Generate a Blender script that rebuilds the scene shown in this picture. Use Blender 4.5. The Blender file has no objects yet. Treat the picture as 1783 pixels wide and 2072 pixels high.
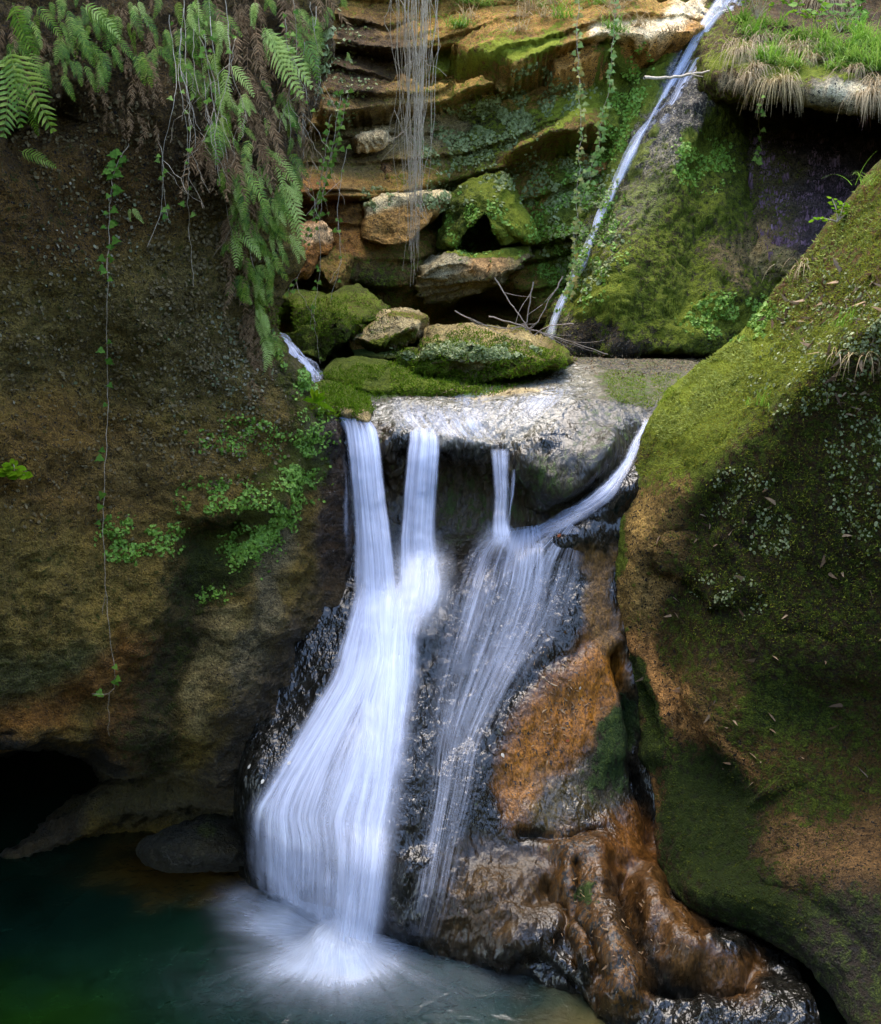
import bpy, math, random
import numpy as np
from mathutils import Vector, Matrix
random.seed(7)
R = math.radians
# ------------------------------------------------------------------ camera maths
FPX, CU, CV, PIT, CZ = 2124.0, 891.5, 1036.0, R(13), 3.8
SP, CP = math.sin(PIT), math.cos(PIT)
def W(u, v, Y):
    """picture direction (u, v on a 1783 x 2072 frame) taken out to the distance Y from the viewer"""
    dx = (np.asarray(u, float)-CU)/FPX; dz = -(np.asarray(v, float)-CV)/FPX
    y = CP+dz*SP; z = -SP+dz*CP
    t = np.asarray(Y, float)/y
    return np.stack([dx*t, y*t, CZ+z*t], -1)
def PX(P):
    """back from world points to picture coordinates"""
    y = P[..., 1]; z = P[..., 2]-CZ
    f = np.maximum(y*CP-z*SP, 1e-3); up = y*SP+z*CP
    return CU+FPX*P[..., 0]/f, CV-FPX*up/f
# ------------------------------------------------------------------ noise
_rs = np.random.RandomState(5)
_perm = np.concatenate([_rs.permutation(256)]*3)
_g = _rs.normal(size=(256, 3)); _g /= np.linalg.norm(_g, axis=1)[:, None]
_g = _g.astype(np.float32)
def perlin(P):
    P = np.asarray(P, np.float32)
    sh = P.shape[:-1]; P = P.reshape(-1, 3)
    i = np.floor(P).astype(np.int32); f = P-i; i &= 255
    w = f*f*f*(f*(f*6-15)+10)
    out = 0
    for dx in (0, 1):
        a = _perm[i[:, 0]+dx]; wx = w[:, 0] if dx else 1-w[:, 0]
        for dy in (0, 1):
            b = _perm[a+i[:, 1]+dy]; wy = wx*(w[:, 1] if dy else 1-w[:, 1])
            for dz in (0, 1):
                g = _g[_perm[b+i[:, 2]+dz]]
                d = (f[:, 0]-dx)*g[:, 0]+(f[:, 1]-dy)*g[:, 1]+(f[:, 2]-dz)*g[:, 2]
                out = out+d*wy*(w[:, 2] if dz else 1-w[:, 2])
    return out.reshape(sh)
def fbm(P, scale, octv=4, gain=.5, off=0.):
    s = 0; a = 1.
    for k in range(octv):
        s = s+a*perlin(np.asarray(P)*scale*(2**k)+off+k*17.3); a *= gain
    return s
def ridged(P, scale, octv=4, gain=.5, off=0.):
    s = 0; a = 1.
    for k in range(octv):
        s = s+a*(.5-np.abs(perlin(np.asarray(P)*scale*(2**k)+off+k*9.1))*2); a *= gain
    return s
def sstep(a, b, x):
    t = np.clip((x-a)/(b-a), 0, 1); return t*t*(3-2*t)
# ------------------------------------------------------------------ mesh helpers
COL = bpy.context.scene.collection
def fast_mesh(name, V, F, mats=None, smooth=True, uv=None):
    V = np.asarray(V, np.float32).reshape(-1, 3); F = np.asarray(F, np.int32); k = F.shape[1]
    me = bpy.data.meshes.new(name)
    me.vertices.add(len(V)); me.vertices.foreach_set('co', V.ravel())
    me.loops.add(F.size); me.loops.foreach_set('vertex_index', F.ravel())
    me.polygons.add(len(F))
    me.polygons.foreach_set('loop_start', np.arange(0, F.size, k, dtype=np.int32))
    me.polygons.foreach_set('use_smooth', np.full(len(F), smooth))
    me.update(calc_edges=True); me.validate()
    for m in (mats or []): me.materials.append(m)
    return me
def attr(me, name, arr):
    a = me.attributes.new(name, 'FLOAT_COLOR', 'POINT')
    arr = np.asarray(arr, np.float32).reshape(-1, arr.shape[-1])
    if arr.shape[1] < 4: arr = np.concatenate([arr, np.ones((len(arr), 4-arr.shape[1]), np.float32)], 1)
    a.data.foreach_set('color', np.ascontiguousarray(arr).ravel())
def link(name, me, parent=None, **props):
    o = bpy.data.objects.new(name, me); COL.objects.link(o)
    if parent: o.parent = parent
    for k, v in props.items(): o[k] = v
    return o
def empty(name, loc, label, cat, group=None):
    o = bpy.data.objects.new(name, None); COL.objects.link(o); o.location = loc
    o.empty_display_size = .1; o['label'] = label; o['category'] = cat
    if group: o['group'] = group
    return o
def gridfaces(n, m, wrap=False):
    i, j = np.meshgrid(np.arange(n-1), np.arange(m if wrap else m-1), indexing='ij')
    j2 = (j+1) % m
    return np.stack([i*m+j, i*m+j2, (i+1)*m+j2, (i+1)*m+j], -1).reshape(-1, 4)
def catmull(C, x):
    """C (n, ...) control values, x sample positions in 0..n-1"""
    n = len(C); x = np.clip(x, 0, n-1-1e-6); i = np.floor(x).astype(int); t = x-i
    sh = (-1,)+(1,)*(C.ndim-1); t = t.reshape(sh)
    p0 = C[np.maximum(i-1, 0)]; p1 = C[i]; p2 = C[np.minimum(i+1, n-1)]; p3 = C[np.minimum(i+2, n-1)]
    m1 = (p2-p0)*.5*.85; m2 = (p3-p1)*.5*.85
    return (2*t**3-3*t**2+1)*p1+(t**3-2*t**2+t)*m1+(-2*t**3+3*t**2)*p2+(t**3-t**2)*m2
def samples(C, axis, n):
    """sample positions spread by mean length of the control intervals"""
    d = np.linalg.norm(np.diff(C, axis=axis), axis=-1).mean(axis=1-axis)**.8
    c = np.concatenate([[0], np.cumsum(d)]); c /= c[-1]
    return np.interp(np.linspace(0, 1, n), c, np.arange(len(c)))
def loft(rows, nu, nv):
    """rows of (u, v, Y) control points -> (nv, nu, 3) world grid"""
    C = np.array(rows, float); C = W(C[..., 0], C[..., 1], C[..., 2])
    return loftw(C, nu, nv)
def loftw(C, nu, nv):
    A = catmull(C, samples(C, 0, nv))
    return catmull(A.swapaxes(0, 1), samples(C, 1, nu)).swapaxes(0, 1)
def normals(G):
    du = np.gradient(G, axis=1); dv = np.gradient(G, axis=0)
    n = np.cross(du, dv); n /= np.linalg.norm(n, axis=-1, keepdims=True)+1e-9
    if (n*(G-np.array([0, 0, CZ]))).sum(-1).mean() > 0: n = -n
    return n
def segd(u, v, pts):
    """distance in picture units to a polyline"""
    best = np.full(np.shape(u), 1e9)
    for (a, b), (c, d) in zip(pts[:-1], pts[1:]):
        L = (c-a)**2+(d-b)**2+1e-9
        t = np.clip(((u-a)*(c-a)+(v-b)*(d-b))/L, 0, 1)
        best = np.minimum(best, np.hypot(u-a-t*(c-a), v-b-t*(d-b)))
    return best
def bumps(G, lst):
    """lst of (points, width, height): swells (+) or creases (-) along the normal; width in picture units"""
    n = normals(G); u, v = PX(G)
    w1 = fbm(G, 2.2, 3, off=3.)*26; w2 = fbm(G, 2.2, 3, off=40.)*26
    h = 0
    for pts, wd, ht in lst:
        if len(pts) == 1: pts = [pts[0], pts[0]]
        d = segd(u+w1, v+w2, pts)/wd
        h = h+ht*np.exp(-d*d)
    return G+n*h[..., None] if lst else G
def inpoly(u, v, pts):
    c = np.zeros(np.shape(u), bool); n = len(pts)
    for i in range(n):
        a, b = pts[i]; c2, d = pts[(i+1) % n]
        k = ((b > v) != (d > v)) & (u < (c2-a)*(v-b)/((d-b) if d != b else 1e-9)+a)
        c ^= k
    return c
def paint(P, base, layers):
    """base dict col/moss/wet/tone/crust; layers of (shape, soft, dict, amount)
    shapes: ('e',u,v,ru,rv[,deg])  ('l',pts,width)  ('p',pts)"""
    u, v = PX(P)
    w1 = fbm(P, 1.6, 7, .68, off=11.)*60; w2 = fbm(P, 1.6, 7, .68, off=71.)*60
    n = len(u)
    D = {'col': np.tile(np.array(base['col'], float), (n, 1))}
    for k in ('moss', 'wet', 'tone', 'crust'): D[k] = np.full(n, float(base.get(k, 0)))
    for L in layers:
        s, soft, ch = L[0], L[1], L[2]; am = L[3] if len(L) > 3 else 1.
        wa = L[4] if len(L) > 4 else 1.
        uu = u+w1*wa; vv = v+w2*wa
        if s[0] == 'e':
            a = R(s[5]) if len(s) > 5 else 0
            x = (uu-s[1])*math.cos(a)+(vv-s[2])*math.sin(a); y = -(uu-s[1])*math.sin(a)+(vv-s[2])*math.cos(a)
            m = sstep(1+soft, 1-soft, np.hypot(x/s[3], y/s[4]))
        elif s[0] == 'l':
            m = sstep(1+soft, 1-soft, segd(uu, vv, s[1])/s[2])
        else:
            ins = inpoly(uu, vv, s[1]); d = segd(uu, vv, list(s[1])+[s[1][0]])
            sd = np.where(ins, d, -d)/(soft*100)
            m = sstep(-1, 1, sd)
        m = m*am
        for k, val in ch.items():
            if k == 'col': D['col'] = D['col']*(1-m[:, None])+np.array(val)*m[:, None]
            else: D[k] = D[k]*(1-m)+val*m
    D['col'] = D['col']*np.array([1.12, 1.04, .68])
    return (np.concatenate([D['col'], D['crust'][:, None]], 1),
            np.stack([D['moss'], D['wet'], D['tone'], np.ones(n)], 1))
def rock(name, G, mat, base, layers=(), wrap=False, faces=None, parent=None, **props):
    P = G.reshape(-1, 3)
    F = gridfaces(G.shape[0], G.shape[1], wrap) if faces is None else faces
    # outward = towards the viewer for the seen side
    n = np.cross(P[F[:, 1]]-P[F[:, 0]], P[F[:, 3]]-P[F[:, 0]])
    if faces is None and not wrap and (n*(P[F[:, 0]]-np.array([0, 0, CZ]))).sum() > 0: F = F[:, ::-1]
    me = fast_mesh(name, P, F, [mat])
    c, m = paint(P, base, layers)
    attr(me, 'Col', c); attr(me, 'Msk', m)
    return link(name, me, parent, **props)
def stone(name, outline, Y, T, mat, base, layers=(), p=2.6, tilt=0., nt=220, nr=46, rough=.03, rs=3., bmp=(), strata=0., seed=0., front=1., back=1., cuts=0, **props):
    """closed stone: outline in picture units, swollen by T metres towards and away from the viewer"""
    O = np.array(outline+outline[:1], float)
    d = np.concatenate([[0], np.cumsum(np.hypot(*np.diff(O, axis=0).T))])
    x = np.linspace(0, d[-1], nt, endpoint=False)
    k = np.interp(x, d, np.arange(len(d)))
    Oc = np.concatenate([O[-2:-1], O, O[1:2]])
    E = catmull(Oc, k+1)
    c = E.mean(0)
    def side(sgn, m):
        r = np.sin(np.linspace(0, 1, m)*math.pi/2)
        r[0] = .002
        U = c[0]+r[:, None]*(E[:, 0]-c[0]); V = c[1]+r[:, None]*(E[:, 1]-c[1])
        h = (1-np.clip(r, 0, 1)**p)**(1/p)
        D = sgn*T*h[:, None]*np.ones(nt)*(front if sgn < 0 else back)
        return U, V, D
    U1, V1, D1 = side(-1, nr); U2, V2, D2 = side(1, nr//2)
    U = np.concatenate([U1, U2[::-1][1:]]); V = np.concatenate([V1, V2[::-1][1:]]); D = np.concatenate([D1, D2[::-1][1:]])
    G = W(U, V, Y+D-tilt*(V-c[1])/100)
    ctr = G[[0, -1]].mean((0, 1))
    n = np.cross(np.roll(G, -1, 1)-np.roll(G, 1, 1), np.gradient(G, axis=0)); n /= np.linalg.norm(n, axis=-1, keepdims=True)+1e-9
    if (n*(G-ctr)).sum(-1).mean() < 0: n = -n
    if cuts:
        rc = np.random.RandomState(int(seed)+100); ext = G.reshape(-1, 3)-G.reshape(-1, 3).mean(0); c0 = G.reshape(-1, 3).mean(0)
        for kk in range(cuts):
            pn = rc.normal(size=3)*np.array([1, .8, .9]); pn[1] = -abs(pn[1]); pn /= np.linalg.norm(pn)
            lim = np.percentile(ext@pn, 99.5)*rc.uniform(.5, .78)
            ov = np.maximum((G-c0)@pn-lim, 0); G = G-pn*(ov*.93)[..., None]
        n = np.cross(np.roll(G, -1, 1)-np.roll(G, 1, 1), np.gradient(G, axis=0)); n /= np.linalg.norm(n, axis=-1, keepdims=True)+1e-9
        if (n*(G-ctr)).sum(-1).mean() < 0: n = -n
    h = rough*1.6*fbm(G, rs, 5, .5, off=seed)+rough*.8*ridged(G, rs*2.1, 4, .5, off=seed+5)
    if strata:
        q = (G[..., 2]-.2*G[..., 0]+.02*fbm(G, 3, 3, off=seed))*strata
        h = h+.5/strata*((q % 1.)**2-.4)
    u, v = PX(G)
    for pts, wd, ht in bmp:
        if len(pts) == 1: pts = [pts[0], pts[0]]
        dd = segd(u, v, pts)/wd; h = h+ht*np.exp(-dd*dd)
    G = G+n*h[..., None]
    F = gridfaces(G.shape[0], nt, True)
    P = G.reshape(-1, 3)
    fn = np.cross(P[F[:, 1]]-P[F[:, 0]], P[F[:, 3]]-P[F[:, 0]])
    if (fn*(P[F[:, 0]]-ctr)).sum() < 0: F = F[:, ::-1]
    return rock(name, G, mat, base, layers, True, F, **props)
# ------------------------------------------------------------------ node helpers
def newmat(name):
    m = bpy.data.materials.new(name); m.use_nodes = True; t = m.node_tree; t.nodes.clear()
    out = t.nodes.new('ShaderNodeOutputMaterial')
    return m, t, out
class NT:
    def __init__(s, t): s.t = t
    def n(s, typ, **kw):
        o = s.t.nodes.new('ShaderNode'+typ)
        for k, v in kw.items(): setattr(o, k, v)
        return o
    def set(s, sock, val):
        if isinstance(val, bpy.types.NodeSocket): s.t.links.new(val, sock)
        else: sock.default_value = val
    def math(s, op, a, b=None, c=None, clamp=False):
        o = s.n('Math', operation=op, use_clamp=clamp); s.set(o.inputs[0], a)
        if b is not None: s.set(o.inputs[1], b)
        if c is not None: s.set(o.inputs[2], c)
        return o.outputs[0]
    def noise(s, vec, scale, detail=4, rough=.55, dist=0., out='Fac'):
        o = s.n('TexNoise'); s.set(o.inputs['Vector'], vec); o.inputs['Scale'].default_value = scale
        o.inputs['Detail'].default_value = detail; o.inputs['Roughness'].default_value = rough; o.inputs['Distortion'].default_value = dist
        return o.outputs[out]
    def map(s, x, a, b, c, d, smooth=False):
        o = s.n('MapRange', interpolation_type='SMOOTHSTEP' if smooth else 'LINEAR')
        s.set(o.inputs[0], x)
        for i, q in enumerate((a, b, c, d)): s.set(o.inputs[1+i], q)
        return o.outputs[0]
    def mix(s, f, a, b, blend='MIX'):
        o = s.n('Mix', data_type='RGBA', blend_type=blend); s.set(o.inputs[0], f)
        for sock, q in ((o.inputs[6], a), (o.inputs[7], b)):
            if isinstance(q, tuple): q = tuple(q)+(1,)*(4-len(q))
            s.set(sock, q)
        return o.outputs[2]
    def scale(s, col, f):
        o = s.n('VectorMath', operation='SCALE'); s.set(o.inputs[0], col); s.set(o.inputs['Scale'], f); return o.outputs[0]
def rockmat(name, moss_dark=(.02, .045, .004), moss_light=(.20, .25, .02), bump=.9, grain=1., vstretch=1., big=.5, fine=.22, mid=.6, spec=.6, dist=.07, smoothwet=False):
    m, t, out = newmat(name); q = NT(t)
    tc = q.n('TexCoord'); P = tc.outputs['Object']
    if vstretch != 1.:
        mp = q.n('Mapping'); q.set(mp.inputs[0], P); mp.inputs['Scale'].default_value = (1, 1, vstretch); P = mp.outputs[0]
    ca = q.n('Attribute', attribute_name='Col'); ma = q.n('Attribute', attribute_name='Msk')
    sx = q.n('SeparateColor'); q.set(sx.inputs[0], ma.outputs['Color'])
    moss, wet, tone = sx.outputs[0], sx.outputs[1], sx.outputs[2]
    n1 = q.noise(P, 5, 5); n2 = q.noise(P, 24*grain, 6, .62); n3 = q.noise(P, 95*grain, 4, .6); n4 = q.noise(P, 55*grain, 3, .7, .6)
    k = q.math('MULTIPLY', q.map(n2, .3, .7, .5, 1.5), q.map(n3, .3, .7, .4, 1.6))
    k = q.math('MULTIPLY', k, q.map(n1, .3, .7, .7, 1.3))
    k = q.math('MULTIPLY', k, q.map(n4, .3, .7, .45, 1.55))
    rockc = q.scale(ca.outputs['Color'], k)
    # crust: dark flecks of lichen and a few pale ones
    cm = q.map(q.math('ADD', n4, q.math('MULTIPLY', ca.outputs['Alpha'], .3)), .62, .70, 0, 1, True)
    rockc = q.mix(cm, rockc, (.012, .011, .009))
    pale = q.map(q.math('ADD', q.noise(P, 70*grain, 2, .5), q.math('MULTIPLY', ca.outputs['Alpha'], .1)), .70, .76, 0, 1, True)
    rockc = q.mix(q.math('MULTIPLY', pale, ca.outputs['Alpha']), rockc, (.22, .2, .16))
    mm = q.math('ADD', moss, q.math('ADD', q.math('MULTIPLY', q.math('SUBTRACT', n2, .5), 1.5), q.math('MULTIPLY', q.math('SUBTRACT', n3, .5), .7)))
    mf = q.map(mm, .38, .62, 0, 1, True)
    tn = q.math('ADD', tone, q.math('ADD', q.math('MULTIPLY', q.math('SUBTRACT', n3, .5), 1.6), q.math('MULTIPLY', q.math('SUBTRACT', n2, .5), 1.2)), clamp=True)
    mc = q.mix(tn, moss_dark, moss_light)
    colr = q.mix(mf, rockc, mc)
    wrough = q.map(n2, .3, .7, .13, .32)
    dry = q.map(mf, 0, 1, .82, .95)
    ro = q.math('ADD', q.math('MULTIPLY', dry, q.math('SUBTRACT', 1., wet)), q.math('MULTIPLY', wrough, wet))
    b = q.n('BsdfPrincipled'); q.set(b.inputs['Base Color'], colr); q.set(b.inputs['Roughness'], ro)
    q.set(b.inputs['Specular IOR Level'], q.map(wet, 0, 1, .18, spec))
    h = q.math('ADD', q.math('MULTIPLY', n2, mid), q.math('ADD', q.math('MULTIPLY', n3, fine), q.math('MULTIPLY', n1, big)))
    h = q.math('ADD', h, q.math('MULTIPLY', n4, .28))
    h = q.math('ADD', h, q.math('MULTIPLY', q.math('MULTIPLY', mf, n3), .35))
    if smoothwet:
        sm = q.math('ADD', q.math('MULTIPLY', q.noise(P, 16, 2, .42, .5), q.map(q.noise(P, 3.2, 3), .35, .65, .3, 1.25)), q.math('MULTIPLY', q.noise(P, 58, 1, .4, .3), q.map(q.noise(P, 4.7, 2), .35, .65, .05, .38)))
        h = q.math('ADD', q.math('MULTIPLY', h, q.math('SUBTRACT', 1., wet)), q.math('MULTIPLY', sm, wet))
    bp = q.n('Bump'); bp.inputs['Strength'].default_value = bump; bp.inputs['Distance'].default_value = dist
    q.set(bp.inputs['Height'], h); q.set(b.inputs['Normal'], bp.outputs[0])
    t.links.new(b.outputs[0], out.inputs[0])
    return m
def leafmat(name, cols, rough=.55, trans=.3, spec=.3):
    """plain leaf: colour picked per object and per leaf, some light through it"""
    m, t, out = newmat(name); q = NT(t)
    oi = q.n('ObjectInfo'); tc = q.n('TexCoord')
    geo = q.n('NewGeometry')
    r = q.math('FRACT', q.math('ADD', q.math('MULTIPLY', geo.outputs['Random Per Island'], .55), q.math('MULTIPLY', oi.outputs['Random'], .6)))
    cr = q.n('ValToRGB'); el = cr.color_ramp.elements
    while len(el) > 1: el.remove(el[-1])
    el[0].position = 0; el[0].color = tuple(cols[0])+(1,)
    for i, c in enumerate(cols[1:]):
        e = el.new((i+1)/(len(cols)-1)); e.color = tuple(c)+(1,)
    q.set(cr.inputs[0], r)
    n = q.noise(tc.outputs['Object'], 60, 3)
    c = q.scale(cr.outputs[0], q.map(n, .3, .7, .7, 1.3))
    b = q.n('BsdfPrincipled'); q.set(b.inputs['Base Color'], c); b.inputs['Roughness'].default_value = rough; b.inputs['Specular IOR Level'].default_value = spec
    tr = q.n('BsdfTranslucent'); q.set(tr.inputs[0], c)
    mx = q.n('MixShader'); mx.inputs[0].default_value = trans
    t.links.new(b.outputs[0], mx.inputs[1]); t.links.new(tr.outputs[0], mx.inputs[2]); t.links.new(mx.outputs[0], out.inputs[0])
    return m
# ------------------------------------------------------------------ materials of the rocks
M_CLIFF = rockmat('cliff_rock', (.02, .028, .003), (.12, .12, .012), bump=1., grain=1.05, dist=.13)
M_WET = rockmat('wet_rock', (.015, .03, .006), (.07, .10, .012), bump=1., grain=.85, vstretch=.42, big=.3, fine=.3, mid=.8, spec=.48, dist=.034, smoothwet=True)
M_MOSS = rockmat('mossy_rock', (.022, .036, .003), (.20, .25, .02), bump=1., grain=1., dist=.10)
M_BACK = rockmat('back_rock', (.028, .048, .004), (.23, .26, .02), bump=1., grain=.8)
OCH, BRN, DRK, GRY, ORG, OLV = (.13, .075, .02), (.07, .045, .018), (.016, .013, .009), (.17, .15, .11), (.22, .085, .012), (.07, .06, .012)
BLK = (.012, .013, .018)
PALE = (.42, .37, .29)

def steps(G, lst, n=None):
    """plates standing proud of the face: (polygon, height, edge softness in picture units)"""
    if n is None: n = normals(G)
    u, v = PX(G)
    w1 = fbm(G, 1.8, 4, .55, off=21.)*30; w2 = fbm(G, 1.8, 4, .55, off=61.)*30
    h = 0
    for pts, ht, soft in lst:
        ins = inpoly(u+w1, v+w2, pts); d = segd(u+w1, v+w2, list(pts)+[pts[0]])
        h = h+ht*sstep(-soft, soft, np.where(ins, d, -d))
    return G+n*h[..., None]

# ================================================================== left cliff
def cliff_row(v, E, Ye, Yl=5.3, dv=None):
    fr = [.1, .34, .58, .8, .94, 1.]
    r = [(-1500, v, 1.5), (-900, v, 2.6), (-420, v, Yl-1.2), (-140, v, Yl-.35)]
    for f in fr: r.append((f*E, v, Yl+(Ye-Yl)*f**.9-(.08 if f in (.58, .8) else 0)))
    r += [(E+6, v, Ye+.22), (E-30, v, Ye+.8), (E-120, v, Ye+2.6), (E-260, v, Ye+5.5)]
    return r
rows = [cliff_row(-700, 690, 6.9, 5.6), cliff_row(-300, 690, 6.8, 5.5), cliff_row(0, 670, 6.7, 5.35), cliff_row(150, 640, 6.65), cliff_row(300, 596, 6.6, 5.35), cliff_row(450, 562, 6.6, 5.4),
        cliff_row(600, 545, 6.55, 5.4), cliff_row(700, 560, 6.55, 5.35), cliff_row(790, 612, 6.6, 5.3), cliff_row(870, 676, 6.6, 5.25), cliff_row(1000, 700, 6.55, 5.2),
        cliff_row(1120, 704, 6.5, 5.15), cliff_row(1230, 690, 6.4, 5.15), cliff_row(1330, 620, 6.25, 5.15), cliff_row(1420, 565, 6.1, 5.15)]
def free(us, vs, Ys): return [(a, b, c) for a, b, c in zip(us, vs, Ys)]
cu = [-1500, -900, -420, -140]
rows.append(free(cu+[50, 175, 300, 410, 480, 512, 518, 490, 400, 260], [1480]*5+[1478, 1500, 1510, 1510, 1510, 1510, 1510, 1510, 1510], [1.6, 2.7, 4.1, 4.9, 5.2, 5.38, 5.6, 5.85, 5.95, 6.0, 6.2, 6.8, 8.6, 11]))
rows.append(free(cu+[50, 175, 290, 395, 460, 488, 496, 470, 380, 240], [1520]*4+[1505, 1512, 1545, 1555, 1553, 1550, 1550, 1550, 1550, 1550], [1.8, 3.0, 4.4, 5.2, 5.45, 5.62, 5.78, 5.9, 5.95, 5.98, 6.2, 6.8, 8.6, 11]))
rows.append(free(cu+[50, 175, 280, 385, 452, 482, 492, 470, 380, 240], [1530]*4+[1512, 1525, 1563, 1572, 1570, 1568, 1568, 1568, 1568, 1568], [3.4, 5., 7., 7.7, 7.9, 7.6, 6.4, 6.05, 6.0, 6.0, 6.25, 6.9, 8.6, 11]))
rows.append(free(cu+[50, 170, 280, 385, 452, 482, 492, 470, 380, 240], [1640]*4+[1640, 1600, 1572, 1578, 1578, 1576, 1576, 1576, 1576, 1576], [4., 5.4, 7.4, 8.1, 8.2, 7.8, 6.5, 6.08, 6.0, 6.0, 6.25, 6.9, 8.6, 11]))
rows.append(free(cu+[20, 140, 250, 370, 450, 485, 496, 470, 380, 240], [1800, 1800, 1790, 1770, 1722, 1650, 1596, 1585, 1590, 1592, 1592, 1592, 1592, 1592], [3., 4.4, 6., 6.4, 6.45, 6.42, 6.32, 6.1, 6.02, 6.02, 6.25, 6.9, 8.6, 11]))
rows.append(free(cu+[20, 140, 250, 370, 450, 490, 500, 470, 380, 240], [1830, 1830, 1820, 1800, 1752, 1695, 1650, 1625, 1625, 1630, 1630, 1630, 1630, 1630], [3., 4.4, 5.9, 6.3, 6.34, 6.32, 6.24, 6.1, 6.05, 6.05, 6.3, 7, 8.6, 11]))
rows.append(free(cu+[20, 150, 260, 370, 450, 490, 500, 470, 380, 240], [1840, 1840, 1830, 1810, 1765, 1718, 1690, 1660, 1660, 1660, 1660, 1660, 1660, 1660], [3.4, 4.8, 6.3, 6.8, 6.8, 6.8, 6.7, 6.6, 6.5, 6.4, 6.6, 7.2, 8.6, 11]))
rows.append(free(cu+[20, 150, 260, 370, 450, 490, 500, 470, 380, 240], [1900]*14, [3.4, 4.8, 6.6, 7.2, 7.2, 7.2, 7.1, 7.1, 7, 7, 7.2, 7.6, 8.8, 11]))
G = loft(rows, 420, 560)
G = bumps(G, [([(150, 250), (60, 300)], 45, -.30), ([(260, 150), (420, 330)], 70, .10), ([(480, 100), (520, 500)], 60, .12),
              ([(560, 760), (590, 860)], 40, .10), ([(400, 1085), (470, 1075)], 34, -.16), ([(400, 1060), (520, 1010)], 40, .12), ([(600, 930), (520, 1080), (440, 1120)], 40, .06),
              ([(430, 1120), (400, 1200), (360, 1400)], 50, -.10), ([(470, 1180), (420, 1400)], 40, .05), ([(300, 1240), (200, 1330)], 90, .10), ([(560, 1150), (500, 1330), (430, 1480)], 60, .06),
              ([(330, 1430), (240, 1540)], 40, .07), ([(150, 560), (300, 620)], 90, .08), ([(0, 760), (200, 780)], 80, -.08)])
n = normals(G)
G = G+n*(.085*fbm(G, 1.1, 3, .5, off=2.)+.055*fbm(G, 4., 4, .55, off=8.)+.030*ridged(G, 8., 5, .62, off=4.))[..., None]
u_, v_ = PX(G)
G = G+n*(.010*ridged(G, 34., 3, .6, off=14.)+.004*fbm(G, 90., 2, .6))[..., None]
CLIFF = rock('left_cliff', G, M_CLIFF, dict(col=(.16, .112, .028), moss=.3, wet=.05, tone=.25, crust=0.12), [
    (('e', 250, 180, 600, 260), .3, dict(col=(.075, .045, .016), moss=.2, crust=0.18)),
    (('e', 90, 420, 260, 130), .4, dict(col=(.12, .066, .016), moss=.32, tone=.15, crust=0.30)),
    (('e', 260, 700, 330, 150), .5, dict(col=(.15, .112, .036), moss=.32, crust=0.18)),
    (('e', 430, 640, 140, 140), .5, dict(col=(.14, .105, .036), moss=.34, crust=0.18)),
    (('e', 120, 960, 230, 180), .5, dict(col=(.16, .095, .025), moss=.22, crust=0.21)),
    (('e', 330, 960, 130, 90), .5, dict(col=(.15, .10, .035), moss=.2, crust=0.15)),
    (('e', 160, 1250, 280, 180), .5, dict(col=(.19, .135, .038), moss=.34, tone=.3, crust=0.05)),
    (('e', 120, 1390, 160, 70), .4, dict(col=(.10, .095, .04), moss=.36, tone=.45, crust=0)),
    (('l', [(0, 1470), (140, 1440), (230, 1370), (260, 1330)], 42), .8, dict(col=(.20, .085, .018), moss=.18, crust=0.06), .85),
    (('l', [(310, 1330), (260, 1450), (235, 1540)], 38), .5, dict(col=(.14, .07, .018), moss=.3, crust=0.06)),
    (('l', [(400, 1180), (390, 1300), (330, 1420), (290, 1560)], 52), .8, dict(col=(.03, .026, .01), moss=.5, tone=.1, crust=.2), .8),
    (('e', 470, 1140, 90, 70), .5, dict(moss=.75, tone=.3)),
    (('l', [(445, 1270), (430, 1340), (425, 1440)], 26), .7, dict(col=(.19, .15, .08), moss=.12, crust=0.09)),
    (('l', [(575, 1080), (545, 1180), (520, 1280), (490, 1360)], 34), .8, dict(col=(.15, .125, .085), moss=.14, crust=0.21)),
    (('p', [(-400, 1500), (215, 1498), (235, 1570), (150, 1650), (-50, 1740), (-400, 1760)]), .2, dict(col=(.02, .015, .009), moss=.05, crust=.3)),  # deep hollow: its shade is put into the rock colour
    (('e', 330, 1620, 190, 60), .5, dict(col=(.10, .085, .045), moss=.3, tone=.2, wet=.6)),
    (('l', [(20, 1725), (120, 1690)], 40), .5, dict(col=(.07, .05, .03), wet=.8)),
    (('l', [(670, 880), (690, 1000), (690, 1180)], 48), .4, dict(col=(.05, .03, .02), moss=.15, wet=.85, crust=0.18), 1., .5),
    (('l', [(700, 1230), (610, 1340), (550, 1440), (490, 1560)], 70), .5, dict(col=(.05, .035, .02), moss=.14, wet=.75, crust=0.12), 1., .6),
    (('l', [(620, 850), (600, 950), (540, 1070), (480, 1110)], 40), .5, dict(moss=.7, tone=.75)),
    (('l', [(575, 700), (620, 800), (655, 850)], 24), .5, dict(col=(.12, .11, .05), moss=.5, tone=.7)),
], kind='structure', label='brown mossy cliff with hanging ferns left of the waterfall', category='cliff')

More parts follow.
